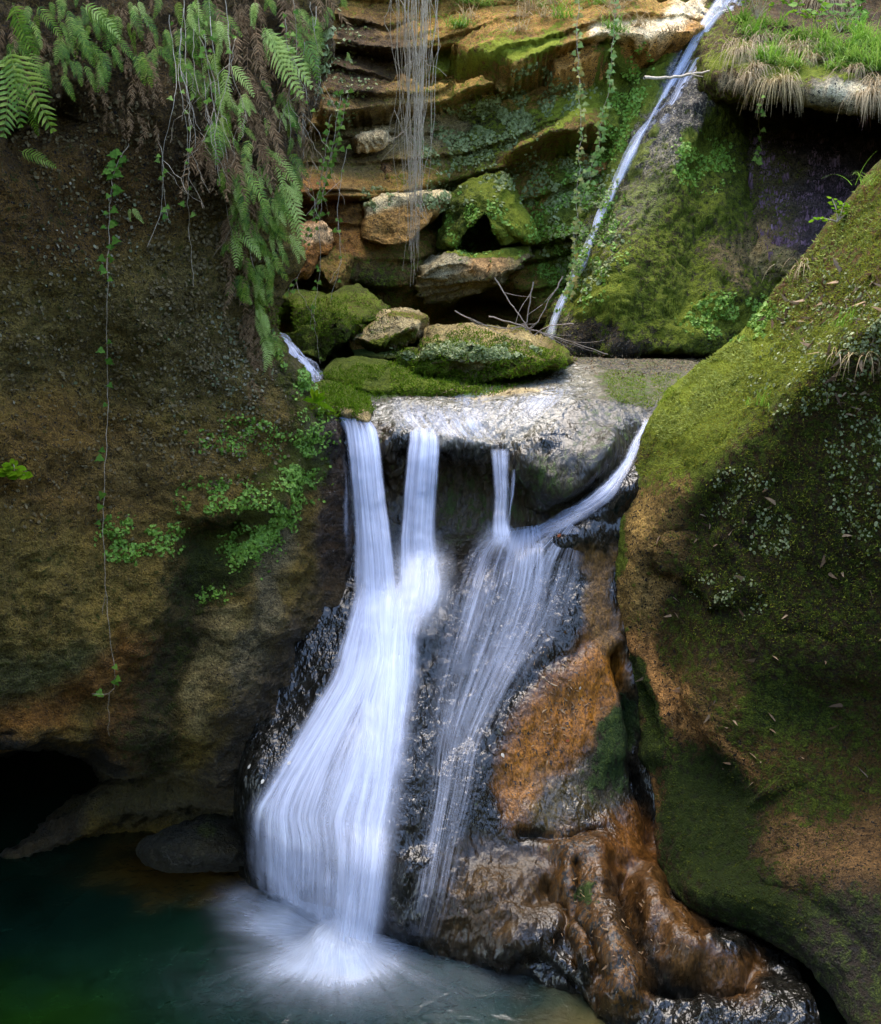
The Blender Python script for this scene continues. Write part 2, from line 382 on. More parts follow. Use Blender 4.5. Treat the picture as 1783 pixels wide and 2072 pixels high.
# ================================================================== central rock: ledge, lip, hollow and slide
uc = [300, 480, 600, 680, 760, 850, 940, 1030, 1110, 1200, 1290, 1400, 1560]
def crow(v, Y, u=None):
    u = u or uc
    v = [v]*13 if not hasattr(v, '__len__') else v
    Y = [Y]*13 if not hasattr(Y, '__len__') else Y
    return free(u, v, Y)
rows = [crow(672, 13), crow(712, 11.2), crow([760, 760, 758, 752, 745, 742, 740, 738, 735, 733, 735, 740, 745], [8.7]*3+[8.8, 8.9, 9., 9., 9., 9.1, 9.2, 9.2, 9.1, 9]),
        crow([800, 800, 790, 785, 780, 778, 775, 770, 765, 762, 760, 765, 770], [7.7]*5+[7.8, 7.9, 8, 8, 8.1, 8.1, 8, 7.9]),
        crow([845, 845, 838, 830, 815, 812, 815, 812, 805, 800, 795, 800, 800], [7.05, 7.05, 7.05, 7.05, 7.1, 7.15, 7.15, 7.15, 7.15, 7.2, 7.3, 7.3, 7.3]),
        crow([870, 870, 862, 858, 850, 850, 852, 862, 855, 840, 835, 840, 850], [6.8, 6.8, 6.8, 6.8, 6.85, 6.88, 6.88, 6.85, 6.85, 6.9, 7.0, 7.1, 7.1]),
        crow([890, 890, 880, 884, 888, 884, 884, 905, 905, 885, 872, 880, 890], [6.7, 6.7, 6.72, 6.72, 6.7, 6.7, 6.7, 6.68, 6.65, 6.7, 6.8, 6.9, 6.9]),
        crow([915, 915, 905, 912, 912, 906, 906, 928, 945, 920, 905, 915, 930], [6.68, 6.68, 6.7, 6.7, 6.72, 6.72, 6.72, 6.64, 6.56, 6.58, 6.68, 6.8, 6.8]),
        crow([960, 960, 950, 950, 938, 930, 928, 952, 990, 965, 940, 950, 960], [6.7, 6.7, 6.75, 6.8, 6.9, 6.95, 6.95, 6.84, 6.62, 6.52, 6.58, 6.7, 6.75]),
        crow([1020, 1020, 1010, 1010, 1000, 995, 995, 1010, 1035, 1015, 985, 990, 1000], [6.65, 6.65, 6.72, 6.8, 6.95, 7.02, 7.02, 6.9, 6.68, 6.52, 6.48, 6.6, 6.7]),
        crow([1100, 1100, 1090, 1090, 1075, 1070, 1070, 1072, 1072, 1050, 1030, 1030, 1040], [6.6, 6.6, 6.65, 6.72, 6.85, 6.92, 6.9, 6.78, 6.62, 6.5, 6.46, 6.5, 6.6]),
        crow([1170, 1170, 1160, 1160, 1145, 1135, 1125, 1108, 1100, 1085, 1070, 1080, 1090], [6.5, 6.5, 6.5, 6.52, 6.68, 6.75, 6.7, 6.56, 6.5, 6.45, 6.42, 6.5, 6.6]),
        crow([1240, 1240, 1230, 1225, 1215, 1200, 1180, 1165, 1155, 1145, 1140, 1150, 1150], [6.4, 6.4, 6.38, 6.36, 6.4, 6.46, 6.44, 6.4, 6.4, 6.4, 6.4, 6.5, 6.6]),
        crow([1330, 1330, 1320, 1315, 1305, 1290, 1275, 1260, 1250, 1245, 1240, 1250, 1250], [6.25, 6.25, 6.22, 6.18, 6.16, 6.2, 6.25, 6.24, 6.24, 6.26, 6.3, 6.4, 6.5], [300, 460, 560, 660, 760, 850, 940, 1030, 1110, 1200, 1290, 1400, 1560]),
        crow([1450]*4+[1440, 1430, 1420, 1400, 1390, 1385, 1380, 1390, 1390], [6.0, 6.0, 5.98, 5.92, 5.9, 5.93, 5.98, 6.0, 6.02, 6.06, 6.12, 6.25, 6.3], [280, 420, 520, 620, 740, 850, 940, 1030, 1110, 1200, 1290, 1400, 1560]),
        crow([1550]*5+[1540, 1535, 1525, 1515, 1510, 1510, 1510, 1510], [5.92, 5.9, 5.8, 5.72, 5.68, 5.7, 5.75, 5.8, 5.84, 5.9, 6.0, 6.1, 6.2], [260, 400, 490, 590, 710, 840, 940, 1030, 1110, 1200, 1290, 1400, 1560]),
        crow([1625, 1625, 1625, 1630, 1640, 1635, 1630, 1620, 1615, 1610, 1610, 1610, 1610], [5.95, 5.9, 5.72, 5.58, 5.52, 5.54, 5.6, 5.66, 5.7, 5.76, 5.82, 5.95, 6.1], [260, 400, 496, 590, 700, 830, 940, 1030, 1110, 1200, 1290, 1400, 1560]),
        crow([1660, 1660, 1660, 1680, 1710, 1710, 1700, 1690, 1685, 1680, 1680, 1680, 1680], [5.95, 5.9, 5.72, 5.52, 5.42, 5.44, 5.5, 5.54, 5.58, 5.62, 5.7, 5.85, 6.0], [260, 400, 498, 590, 700, 820, 930, 1030, 1110, 1200, 1290, 1400, 1560]),
        crow([1700, 1700, 1700, 1720, 1760, 1770, 1770, 1760, 1755, 1750, 1750, 1750, 1750], [6.1, 6.0, 5.85, 5.68, 5.52, 5.36, 5.4, 5.42, 5.42, 5.46, 5.55, 5.65, 5.8], [260, 400, 502, 590, 700, 812, 930, 1030, 1110, 1200, 1290, 1400, 1560]),
        crow([1760, 1760, 1760, 1780, 1830, 1850, 1850, 1840, 1830, 1825, 1825, 1830, 1840], [6.2, 6.1, 5.95, 5.8, 5.6, 5.3, 5.28, 5.28, 5.26, 5.26, 5.3, 5.3, 5.4], [260, 400, 506, 590, 700, 806, 930, 1030, 1110, 1200, 1290, 1400, 1560]),
        crow([1800, 1800, 1800, 1820, 1870, 1890, 1905, 1905, 1910, 1915, 1920, 1930, 1940], [6.3, 6.2, 6.05, 5.9, 5.7, 5.36, 5.2, 5.12, 5.04, 4.98, 4.95, 4.92, 4.95], [260, 400, 506, 590, 700, 815, 930, 1030, 1120, 1210, 1300, 1420, 1600]),
        crow([1850]*4+[1900, 1915, 1945, 1965, 1985, 2005, 2020, 2030, 2040], [6.4, 6.3, 6.15, 6.0, 5.8, 5.5, 5.24, 5.1, 4.92, 4.78, 4.68, 4.6, 4.5], [260, 400, 506, 590, 700, 815, 930, 1040, 1130, 1220, 1320, 1440, 1650]),
        crow([1900]*4+[1950, 1960, 1990, 2010, 2060, 2100, 2130, 2150, 2160], [6.6, 6.5, 6.3, 6.2, 6.0, 5.75, 5.5, 5.35, 4.95, 4.68, 4.5, 4.4, 4.3], [260, 400, 506, 590, 700, 815, 930, 1040, 1140, 1230, 1330, 1450, 1680]),
        crow([2000]*4+[2050, 2060, 2100, 2140, 2200, 2300, 2330, 2350, 2360], [6.8, 6.7, 6.6, 6.5, 6.3, 6.1, 5.9, 5.7, 5.2, 4.6, 4.3, 4.2, 4.1], [260, 400, 506, 590, 700, 815, 930, 1040, 1140, 1230, 1330, 1450, 1680])]
for r in rows:
    if r[6][1] >= 1530:
        (a, b, c), (d, e, f) = r[0], r[1]
        r[0] = (330, b, c+2.2); r[1] = (440, e, f+.75)
G = loft(rows, 560, 760)
G = bumps(G, [([(1300, 880), (1240, 965), (1180, 1020), (1100, 1062), (1040, 1085)], 26, -.07), ([(1230, 900), (1170, 985), (1090, 1040)], 34, .07), ([(1270, 1000), (1180, 1080), (1060, 1140)], 34, .05),
              ([(640, 835), (690, 855)], 20, -.04), ([(1060, 930), (1110, 980)], 32, .10), ([(900, 900), (960, 915)], 22, .05), ([(790, 905), (820, 960)], 20, .06),
              ([(1230, 1275), (1110, 1360), (1000, 1430), (900, 1540)], 18, -.02), ([(1250, 1300), (1130, 1390), (1040, 1460), (980, 1570), (930, 1700)], 40, .025),
              ([(1080, 1650), (1180, 1620)], 60, .04), ([(1060, 1690), (1140, 1705), (1230, 1690)], 12, -.05),
              ([(1180, 1480), (1110, 1560)], 60, .02), ([(1000, 1820), (1060, 1880)], 60, .13), ([(900, 1830), (860, 1760)], 50, .05), ([(1100, 1790), (1150, 1850), (1170, 1960)], 15, -.12),
              ([(1190, 1740), (1195, 1830), (1240, 1920), (1275, 2000)], 34, .16), ([(1135, 1730), (1140, 1830), (1200, 1960)], 26, .09), ([(1160, 1760), (1170, 1860), (1230, 1980)], 10, -.07), ([(1250, 1790), (1280, 1900), (1320, 1990)], 13, -.14),
              ([(1310, 1800), (1330, 1880), (1400, 1950), (1480, 1950)], 34, .17), ([(1230, 1700), (1300, 1760)], 30, .07),
              ([(1330, 1985), (1420, 1990), (1500, 1985)], 20, -.2), ([(1090, 1960), (1180, 2050)], 30, -.10), ([(1250, 1330), (1290, 1500), (1320, 1700)], 14, -.16), ([(1260, 1400), (1240, 1520)], 30, .08)])
n = normals(G); u_, v_ = PX(G)
low = sstep(1620, 1880, v_); ledge = sstep(860, 800, v_)
lip = np.exp(-((v_-930)/55.)**2)*sstep(700, 760, u_)*sstep(1160, 1080, u_)
G = G+n*(.045*low*ridged(G, 2.6, 3, .5, off=77.)+.018*ledge*ridged(G, 7., 4, .6, off=79.)+.035*fbm(G, 2.2, 4, .5, off=31.)*(1-.4*ledge)+(.007+.018*low+.05*lip)*ridged(G*np.array([1, 1, .55]), 6., 4, .55, off=3.)+.0035*fbm(G*np.array([1, 1, .4]), 24., 4, .6, off=9.)+.06*lip*fbm(G, 7, 5, .65))[..., None]
SLIDE = rock('slide_rock', G, M_WET, dict(col=(.0075, .0075, .0085), moss=.12, wet=.97, tone=.1, crust=.0), [
    (('p', [(300, 600), (1140, 600), (1150, 735), (1150, 775), (960, 800), (760, 803), (640, 800), (300, 800)]), .16, dict(col=(.10, .09, .05), moss=.95, wet=.05, tone=.62), 1., .5),
    (('e', 1270, 780, 90, 55), .9, dict(col=(.12, .10, .07), moss=.5, wet=.3, tone=.6), .8),
    (('e', 560, 740, 110, 60), .4, dict(col=(.02, .02, .02), moss=.15, wet=1.)),
    (('p', [(755, 815), (960, 800), (1130, 745), (1215, 735), (1215, 800), (1120, 860), (1040, 905), (930, 885), (800, 880), (750, 865)]), .12, dict(col=(.12, .118, .13), moss=.1, wet=.94, crust=.0), 1., .5),
    (('l', [(960, 800), (1080, 790)], 12), .8, dict(col=(.34, .27, .17), wet=.1), .8, .4),
    (('e', 960, 1010, 160, 90), .5, dict(col=(.06, .045, .03), moss=.42, wet=.6, tone=.35)),
    (('e', 1110, 960, 60, 60), .5, dict(col=(.04, .035, .025), moss=.45, wet=.6, tone=.3)),
    (('l', [(760, 920), (770, 1060)], 40), .5, dict(col=(.035, .026, .02), moss=.3, wet=.8)),
    (('p', [(1235, 1240), (1120, 1370), (1050, 1480), (1010, 1590), (1030, 1660), (1110, 1620), (1190, 1500), (1255, 1380)]), .35, dict(col=(.19, .078, .008), moss=.06, wet=.6, tone=.1, crust=.2), 1., .6),
    (('l', [(1220, 1120), (1235, 1280)], 30), .6, dict(col=(.09, .05, .016), moss=.2, wet=.45)),
    (('e', 1150, 1620, 80, 60), .5, dict(col=(.05, .04, .025), moss=.15, wet=.97)),
    (('e', 1030, 1830, 120, 110), .5, dict(col=(.034, .020, .009), moss=.14, wet=.72)),
    (('l', [(1140, 1720), (1200, 1850), (1260, 1990)], 50), .6, dict(col=(.075, .036, .010), moss=.16, wet=.7, crust=.5)),
    (('e', 1280, 1720, 70, 80), .5, dict(col=(.085, .036, .009), moss=.2, wet=.7)),
    (('l', [(1310, 1800), (1400, 1950), (1480, 1960)], 46), .5, dict(col=(.055, .027, .010), moss=.1, wet=.75)),
    (('e', 1240, 1490, 46, 110, 10), .5, dict(col=(.02, .02, .01), moss=.7, tone=0., wet=.1)),
    (('e', 1190, 1840, 22, 18), .6, dict(moss=.8, tone=.3, wet=.1)),
    (('p', [(1225, 745), (1390, 750), (1390, 800), (1310, 830), (1250, 815), (1215, 790)]), .5, dict(col=(.08, .07, .045), moss=.52, tone=.65, wet=.35), 1., 1.),
    (('p', [(1150, 715), (1400, 715), (1400, 752), (1230, 748), (1160, 738)]), .08, dict(col=(.13, .11, .085), moss=.36, tone=.6, wet=.3, crust=.6), 1., .6),
    (('p', [(1190, 810), (1290, 830), (1300, 870), (1220, 960), (1130, 900)]), .3, dict(col=(.03, .028, .026), moss=.35, tone=.3, wet=.8), 1., .6),
], kind='structure', label='dark wet rock slide under and beside the white cascade', category='rock')

# ================================================================== right slope
S = [(2700, -500, 3.6, .5, .9), (2250, -60, 5.0, .6, .8), (1960, 180, 5.5, .7, .75), (1783, 345, 5.9, .75, .7), (1640, 510, 6.2, .8, .6), (1560, 610, 6.45, .8, .6), (1500, 690, 6.65, .7, .7), (1420, 742, 6.85, .6, .8), (1355, 800, 6.85, .75, .6), (1312, 862, 6.75, .9, .4),
     (1282, 950, 6.6, 1, .2), (1256, 1040, 6.5, 1, .05), (1246, 1130, 6.4, 1, 0), (1250, 1220, 6.32, 1, 0), (1262, 1300, 6.24, 1, 0), (1294, 1420, 6.08, 1, 0), (1314, 1550, 5.88, 1, 0), (1332, 1650, 5.7, 1, 0), (1344, 1760, 5.5, 1, -.05), (1400, 1835, 5.2, .9, -.35), (1530, 1885, 4.95, .7, -.6), (1650, 1960, 4.65, .7, -.6), (1730, 2080, 4.35, .8, -.5), (1800, 2250, 4.1, .8, -.4)]
Bq = [(3000, 100, 3.2), (2500, 250, 3.9), (2150, 400, 4.4), (1960, 520, 4.65), (1850, 600, 4.85), (1740, 680, 5.05), (1650, 760, 5.25), (1580, 830, 5.45), (1510, 900, 5.65), (1450, 960, 5.8), (1410, 1020, 5.92), (1370, 1090, 6.05), (1330, 1150, 6.14), (1310, 1230, 6.15), (1320, 1310, 6.08), (1370, 1430, 5.88), (1390, 1560, 5.68), (1410, 1660, 5.48), (1430, 1740, 5.28), (1470, 1790, 5.05), (1580, 1820, 4.8), (1690, 1890, 4.55), (1770, 2020, 4.28), (1840, 2180, 4.02)]
Fq = [(3100, 700, 3.3), (2700, 800, 3.95), (2350, 900, 4.42), (2150, 950, 4.65), (2020, 1000, 4.82), (1900, 1060, 4.98), (1800, 1110, 5.12), (1720, 1160, 5.27), (1650, 1200, 5.4), (1590, 1240, 5.5), (1550, 1280, 5.58), (1510, 1320, 5.62), (1480, 1360, 5.66), (1460, 1400, 5.68), (1470, 1450, 5.64), (1510, 1540, 5.5), (1530, 1620, 5.36), (1550, 1690, 5.2), (1570, 1740, 5.05), (1600, 1760, 4.9), (1680, 1790, 4.72), (1780, 1850, 4.48), (1860, 1960, 4.24), (1930, 2100, 4.0)]
FFq = [(3200, 1500, 3.6), (2900, 1500, 4.1), (2600, 1500, 4.5), (2400, 1500, 4.72), (2260, 1520, 4.86), (2150, 1540, 4.95), (2060, 1550, 5.02), (1990, 1560, 5.08), (1930, 1570, 5.12), (1880, 1580, 5.15), (1850, 1590, 5.16), (1820, 1600, 5.16), (1800, 1610, 5.14), (1790, 1620, 5.12), (1790, 1640, 5.08), (1800, 1670, 5.0), (1810, 1700, 4.9), (1820, 1730, 4.8), (1830, 1760, 4.7), (1850, 1780, 4.6), (1900, 1810, 4.45), (1980, 1880, 4.25), (2060, 2000, 4.05), (2150, 2150, 3.85)]
S3 = [q[:3] for q in S]
def lerp(A, B, k, dY=0): return [tuple(a_+(b_-a_)*k for a_, b_ in zip(x_, y_))[:2]+(x_[2]+(y_[2]-x_[2])*k+dY,) for x_, y_ in zip(A, B)]
def srow(off, dY): return [(u+off*a, v+off*b, Y+dY) for u, v, Y, a, b in S]
OFF = [(u+900, v+120, Y-1.2) for u, v, Y in FFq]; OFF2 = [(u+2600, v+300, Y-2.6) for u, v, Y in FFq]
rows = [srow(420, 5.), srow(160, 2.2), srow(40, .7), srow(6, .2), S3, lerp(S3, Bq, .12, -.03), lerp(S3, Bq, .4, -.06), lerp(S3, Bq, .75, -.04), Bq, lerp(Bq, Fq, .35, .02), Fq, FFq, OFF, OFF2]
G = loft(rows, 560, 420)
G = steps(G, [([(1330, 1148), (1370, 1090), (1480, 1060), (1560, 1200), (1440, 1230), (1385, 1168)], .055, 5)])
G = bumps(G, [([(1500, 720), (1420, 860)], 60, .04), ([(1380, 1000), (1330, 1100)], 40, .05), ([(1460, 1000), (1400, 1090)], 26, -.05),
              ([(1450, 1420), (1600, 1600)], 90, .12), ([(1420, 1560), (1560, 1640)], 40, -.06), ([(1600, 1320), (1760, 1300)], 80, .1), ([(1650, 1700), (1783, 1780)], 100, .1), ([(1360, 1420), (1330, 1520)], 26, .05), ([(1300, 1400), (1330, 1500)], 12, -.07), ([(1500, 800), (1540, 900)], 60, -.04), ([(1385, 1168), (1440, 1235), (1560, 1200)], 7, -.03), ([(1590, 1270), (1640, 1262), (1690, 1275)], 6, -.035), ([(1530, 1640), (1620, 1590)], 10, .04), ([(1700, 1000), (1720, 1180)], 10, -.02), ([(1560, 940), (1500, 1080)], 12, .025)])
n = normals(G)
u_, v_ = PX(G)
G = G+n*(.045*fbm(G, .9, 2, .5, off=51.)+.02*fbm(G, 4.5, 4, .5, off=18.)+.010*ridged(G, 13., 4, .6, off=44.)+.016*ridged(G, 2.6, 3, .5, off=64.)+.012*sstep(-.1, .3, fbm(G, 3., 3, off=7.))*fbm(G, 26., 3, .65))[..., None]
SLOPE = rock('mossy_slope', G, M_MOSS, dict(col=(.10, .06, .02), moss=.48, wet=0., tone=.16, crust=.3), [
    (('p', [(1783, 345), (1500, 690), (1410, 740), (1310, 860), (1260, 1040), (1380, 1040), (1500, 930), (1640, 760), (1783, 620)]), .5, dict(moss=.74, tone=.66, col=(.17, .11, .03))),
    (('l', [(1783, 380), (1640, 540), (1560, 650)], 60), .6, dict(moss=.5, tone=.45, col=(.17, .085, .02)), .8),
    (('l', [(1510, 690), (1410, 765), (1350, 840)], 58), .5, dict(moss=1., tone=1.3)),  # highlight along the shoulder painted as light moss tone
    (('e', 1700, 560, 130, 90), .5, dict(moss=.5, tone=.3, col=(.13, .07, .02)), .8),
    (('p', [(1290, 1000), (1380, 960), (1400, 1060), (1330, 1160), (1300, 1260), (1250, 1240), (1255, 1060)]), .5, dict(moss=.16, tone=.5, col=(.30, .20, .08)), 1.),
    (('p', [(1300, 1170), (1385, 1165), (1320, 1240), (1290, 1230)]), .1, dict(moss=.0, col=(.33, .22, .10)), 1., .3),
    (('l', [(1265, 960), (1250, 1050), (1243, 1150)], 20), .5, dict(moss=1., tone=.55), 1., .5),
    (('e', 1600, 1180, 230, 230), .5, dict(moss=.5, tone=.06, col=(.05, .033, .012))),  # shade of the overhung face painted into moss tone and rock colour
    (('l', [(1290, 1320), (1360, 1400), (1420, 1500), (1500, 1580)], 44), .5, dict(moss=.05, tone=.3, col=(.34, .18, .08)), .95),
    (('l', [(1330, 1560), (1345, 1720)], 28), .5, dict(moss=.1, col=(.25, .12, .04)), .9),
    (('e', 1560, 1400, 130, 60, 20), .5, dict(moss=.75, tone=.1)),
    (('e', 1450, 1380, 70, 80), .5, dict(moss=.3, tone=.3, col=(.15, .1, .04)), .7),
    (('e', 1440, 1640, 100, 130, -35), .5, dict(moss=.7, tone=-.2, col=(.02, .02, .01))),  # lower face: this and the next patch are darkened for its shade
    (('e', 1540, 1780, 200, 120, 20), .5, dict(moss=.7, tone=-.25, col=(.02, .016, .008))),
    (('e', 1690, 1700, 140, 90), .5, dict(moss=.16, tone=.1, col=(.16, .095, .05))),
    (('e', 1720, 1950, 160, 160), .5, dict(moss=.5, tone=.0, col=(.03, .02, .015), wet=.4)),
    (('e', 1640, 1600, 80, 50), .5, dict(moss=.6, tone=.1)),
    (('l', [(1285, 1340), (1320, 1450), (1320, 1540)], 22), .5, dict(moss=.8, tone=.0), 1., .5),
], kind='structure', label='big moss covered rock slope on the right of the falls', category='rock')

# ================================================================== back wall with its layered ledges
ub = [60, 330, 520, 640, 760, 880, 1000, 1120, 1220, 1320, 1480, 1700, 2050]
rows = [free(ub, [v]*13, [Y-a for a in (1.5, .6, .2, .1, 0, -.05, 0, .05, .1, .1, -1.2, -3., -3.)]) for v, Y in
        ((-1100, 18), (-600, 15.5), (-300, 14.2), (-100, 13.5), (0, 13.1), (90, 12.7), (180, 12.3), (260, 12.15), (340, 11.95), (420, 11.85), (500, 11.75), (580, 11.7), (650, 11.7), (720, 11.8), (800, 12))]
G = loft(rows, 720, 560)
u_, v_ = PX(G)
n = normals(G)
G = bumps(G, [([(950, 420), (950, 480)], 52, -.55), ([(930, 630), (990, 645)], 50, -1.4), ([(1180, 420), (1160, 560)], 60, .15), ([(700, 540), (830, 575)], 75, .75), ([(640, 420), (720, 440)], 60, .3),
              ([(1100, 400), (1110, 470)], 30, .12), ([(700, 60), (760, 100)], 60, -.1)])
# strata: beds tilted up to the right, each standing out over a sharp lower edge
tl = .02+.26*sstep(-1.5, 1.6, G[..., 0])
hq = G[..., 2]-tl*G[..., 0]+.14*fbm(G, .7, 3, .5, off=6.)
dsp = 0
for kf, am, sd in ((1.25, .60, 1.), (3.1, .20, 5.), (9., .03, 9.)):
    q = hq*kf+.25*perlin(np.stack([G[..., 0]*.6*kf**.5, hq*0+sd, hq*.5], -1))+sd*.37; saw = q % 1.; bed = np.floor(q)
    blk = perlin(np.stack([bed*3.71+sd, G[..., 0]*.55*kf**.6, bed*1.33], -1))
    pr = sstep(-.25, .2, blk)*.75+.25
    dsp = dsp+am*pr*(sstep(0, .06, saw)*(1-.85*saw**.8))
G = G+np.array([0, -1., 0])*dsp[..., None]
G = steps(G, [([(905, 140), (1000, 100), (1150, 78), (1300, 60), (1430, 10), (1430, 90), (1330, 130), (1230, 172), (1120, 180), (1000, 165), (925, 160)], .40, 7),
              ([(640, 200), (820, 190), (1010, 190), (1020, 228), (900, 250), (650, 240)], .25, 6), ([(1010, 325), (1130, 270), (1260, 220), (1262, 285), (1130, 320), (1050, 350)], .28, 6)], n)
G = G+n*(.10*fbm(G, 1.3, 4, .55, off=81.)+.035*ridged(G, 5., 5, .6, off=12.)+.014*fbm(G, 24., 3, .6))[..., None]
BACK = rock('back_cliff', G, M_BACK, dict(col=(.35, .215, .066), moss=.41, wet=0., tone=.5, crust=.2), [
    (('e', 1060, 30, 420, 60), .5, dict(col=(.32, .18, .055), moss=.36, tone=.8)),
    (('p', [(1080, 115), (1240, 95), (1420, 30), (1420, 90), (1330, 130), (1230, 172), (1110, 180)]), .2, dict(col=(.38, .20, .07), moss=.08, crust=.3), 1., .5),
    (('l', [(1220, 75), (1320, 55), (1420, 20)], 22), .5, dict(col=(.72, .58, .50), moss=.0), 1., .5),
    (('l', [(905, 130), (1000, 98), (1120, 78)], 24), .5, dict(moss=.75, tone=.9), 1., .5),
    (('e', 1180, 215, 130, 36, -14), .5, dict(moss=.8, tone=.85)),
    (('e', 1010, 270, 150, 60), .5, dict(moss=.55, tone=.5, col=(.07, .07, .03))),
    (('l', [(1030, 330), (1130, 280), (1250, 240)], 26), .5, dict(moss=.45, tone=.8, col=(.22, .13, .045)), 1., .5),
    (('e', 1190, 470, 110, 150), .5, dict(moss=.95, tone=.28)),
    (('e', 1230, 330, 40, 70), .5, dict(moss=.15, col=(.22, .10, .03)), .8),
    (('e', 960, 430, 80, 80), .5, dict(moss=.8, tone=.2, col=(.03, .03, .01))),
    (('e', 640, 470, 130, 110), .5, dict(col=(.17, .08, .022), moss=.2)),
    (('e', 740, 300, 130, 80), .5, dict(col=(.17, .12, .06), moss=.3, tone=.5)),
    (('e', 850, 270, 80, 40), .5, dict(col=(.24, .19, .13), moss=.2, tone=.5), .8),
    (('e', 730, 560, 130, 60), .5, dict(col=(.09, .06, .025), moss=.5, tone=.3, wet=.1)),
    (('e', 720, 130, 110, 110), .5, dict(col=(.05, .03, .015), moss=.25)),
    (('l', [(1240, 120), (1255, 230), (1230, 330)], 20), .6, dict(moss=.95, tone=.35)),
], kind='structure', label='layered ochre rock wall at the back of the gorge', category='cliff')

# ------------------------------------------------------------------ slabs and blocks standing out of the back wall
def st(name, outline, Y, T, base, layers=(), label='', cat='rock', mat=None, **k):
    return stone(name, outline, Y, T*1.25, mat or M_BACK, base, layers, label=label, category=cat, **k)
st('rock_slab', [(700, 452), (722, 428), (765, 408), (800, 394), (850, 388), (906, 394), (900, 412), (885, 436), (850, 458), (806, 482), (772, 490), (745, 484), (712, 472)], 11.5, .75,
   dict(col=(.20, .12, .045), moss=.15, tone=.4, crust=.2), [(('p', [(690, 430), (760, 385), (920, 380), (915, 404), (830, 408), (720, 440)]), .08, dict(col=(.52, .44, .35), moss=.02), 1., .2)],
   label='ochre block with a pale flat top under the hanging roots', p=3.4, tilt=.9, rough=.03, cuts=5, seed=3., bmp=[([(705, 436), (780, 408), (900, 402)], 9, .05)])
st('rock_slab', [(842, 566), (848, 528), (872, 506), (898, 496), (930, 510), (975, 516), (1020, 506), (1066, 504), (1074, 516), (1050, 540), (1015, 562), (960, 592), (905, 614), (868, 612), (848, 596)], 11.2, .8,
   dict(col=(.16, .13, .08), moss=.3, tone=.5, crust=.15), [(('p', [(850, 530), (900, 500), (950, 520), (920, 560), (860, 575)]), .15, dict(col=(.24, .22, .19), moss=.1), 1., .3),
    (('e', 975, 538, 55, 20, -10), .4, dict(col=(.30, .19, .11), moss=.02), 1., .3), (('l', [(900, 500), (960, 512), (1066, 505)], 10), .5, dict(moss=.9, tone=.5), 1., .3)],
   label='layered slab with a snout of grey steps over the dark hole', p=2.6, tilt=1., rough=.03, strata=13., cuts=6, seed=9., bmp=[([(890, 560), (1000, 556)], 14, .06)])
st('rock', [(560, 560), (566, 505), (585, 475), (612, 456), (650, 452), (672, 466), (668, 500), (640, 524), (612, 560), (590, 590)], 10.6, .5,
   dict(col=(.22, .095, .025), moss=.1, crust=.2), [(('e', 632, 465, 46, 22), .4, dict(col=(.45, .30, .21), moss=0), 1., .4)], label='orange rock with a pinkish top beside the fern covered cliff', p=2.6, tilt=.5, rough=.05, cuts=9, seed=13.)
st('rock', [(632, 590), (636, 536), (655, 508), (684, 500), (706, 518), (716, 545), (716, 580), (690, 610), (650, 616)], 10.8, .5,
   dict(col=(.16, .10, .026), moss=.35, tone=.3, crust=.1), [], label='ochre green rock behind the hanging ivy strands', p=2.8, tilt=.4, rough=.05, cuts=9, seed=15.)
st('rock', [(744, 340), (770, 318), (800, 308), (818, 326), (812, 362), (786, 384), (764, 402), (748, 392)], 11.75, .35,
   dict(col=(.20, .11, .055), moss=.1, crust=.4), [(('l', [(748, 350), (752, 395)], 9), .5, dict(col=(.5, .44, .4), moss=0), 1., .3), (('l', [(770, 318), (805, 312)], 9), .5, dict(col=(.4, .32, .24)), 1., .3)], label='small fan shaped brown rock left of the root curtain', p=2.2, tilt=.4, rough=.03, cuts=8, seed=17.)
st('rock', [(690, 300), (700, 286), (730, 276), (770, 270), (806, 270), (812, 276), (785, 284), (765, 296), (740, 302), (712, 310)], 11.75, .45,
   dict(col=(.42, .33, .25), moss=.05, crust=.2), [], label='pale crumbly rock on the ledge above the fan shaped rock', p=2., tilt=.7, rough=.05, cuts=8, seed=19.)
st('rock', [(890, 500), (900, 440), (905, 400), (940, 372), (985, 362), (1020, 356), (1035, 370), (1055, 410), (1080, 462), (1078, 488), (1050, 486), (1030, 500), (1020, 440), (1000, 400), (960, 400), (930, 430), (915, 500)], 11.35, .38,
   dict(col=(.12, .09, .02), moss=.85, tone=.5), [(('e', 930, 420, 40, 60), .5, dict(moss=.8, tone=.15)), (('l', [(1030, 380), (1060, 440), (1070, 480)], 22), .5, dict(moss=.8, tone=.75), 1., .3)], label='mossy hood of rock arched over a black recess', p=2., tilt=.2, rough=.05, seed=23.)
# ------------------------------------------------------------------ boulders on the ledge
BOULD = st('mossy_boulder', [(768, 738), (782, 716), (810, 692), (850, 676), (905, 666), (955, 661), (1010, 668), (1060, 676), (1095, 688), (1135, 712), (1152, 732), (1110, 745), (1040, 752), (960, 762), (900, 772), (850, 766), (800, 756)], 8.7, .85,
   dict(col=(.22, .17, .08), moss=.56, tone=.7), [(('l', [(850, 680), (960, 668), (1090, 690)], 20), .6, dict(moss=.22, tone=.7, col=(.30, .24, .14)), 1., .6), (('e', 930, 712, 110, 15), .5, dict(col=(.26, .28, .24), moss=.3, tone=.6), .8), (('e', 800, 730, 40, 30), .5, dict(moss=.9, tone=.6))],
   label='long low boulder coated in yellow green moss on the ledge', cat='boulder', mat=M_MOSS, p=4.2, tilt=1.25, rough=.035, cuts=6, seed=27., strata=6., bmp=[([(780, 730), (900, 750)], 10, .05)])
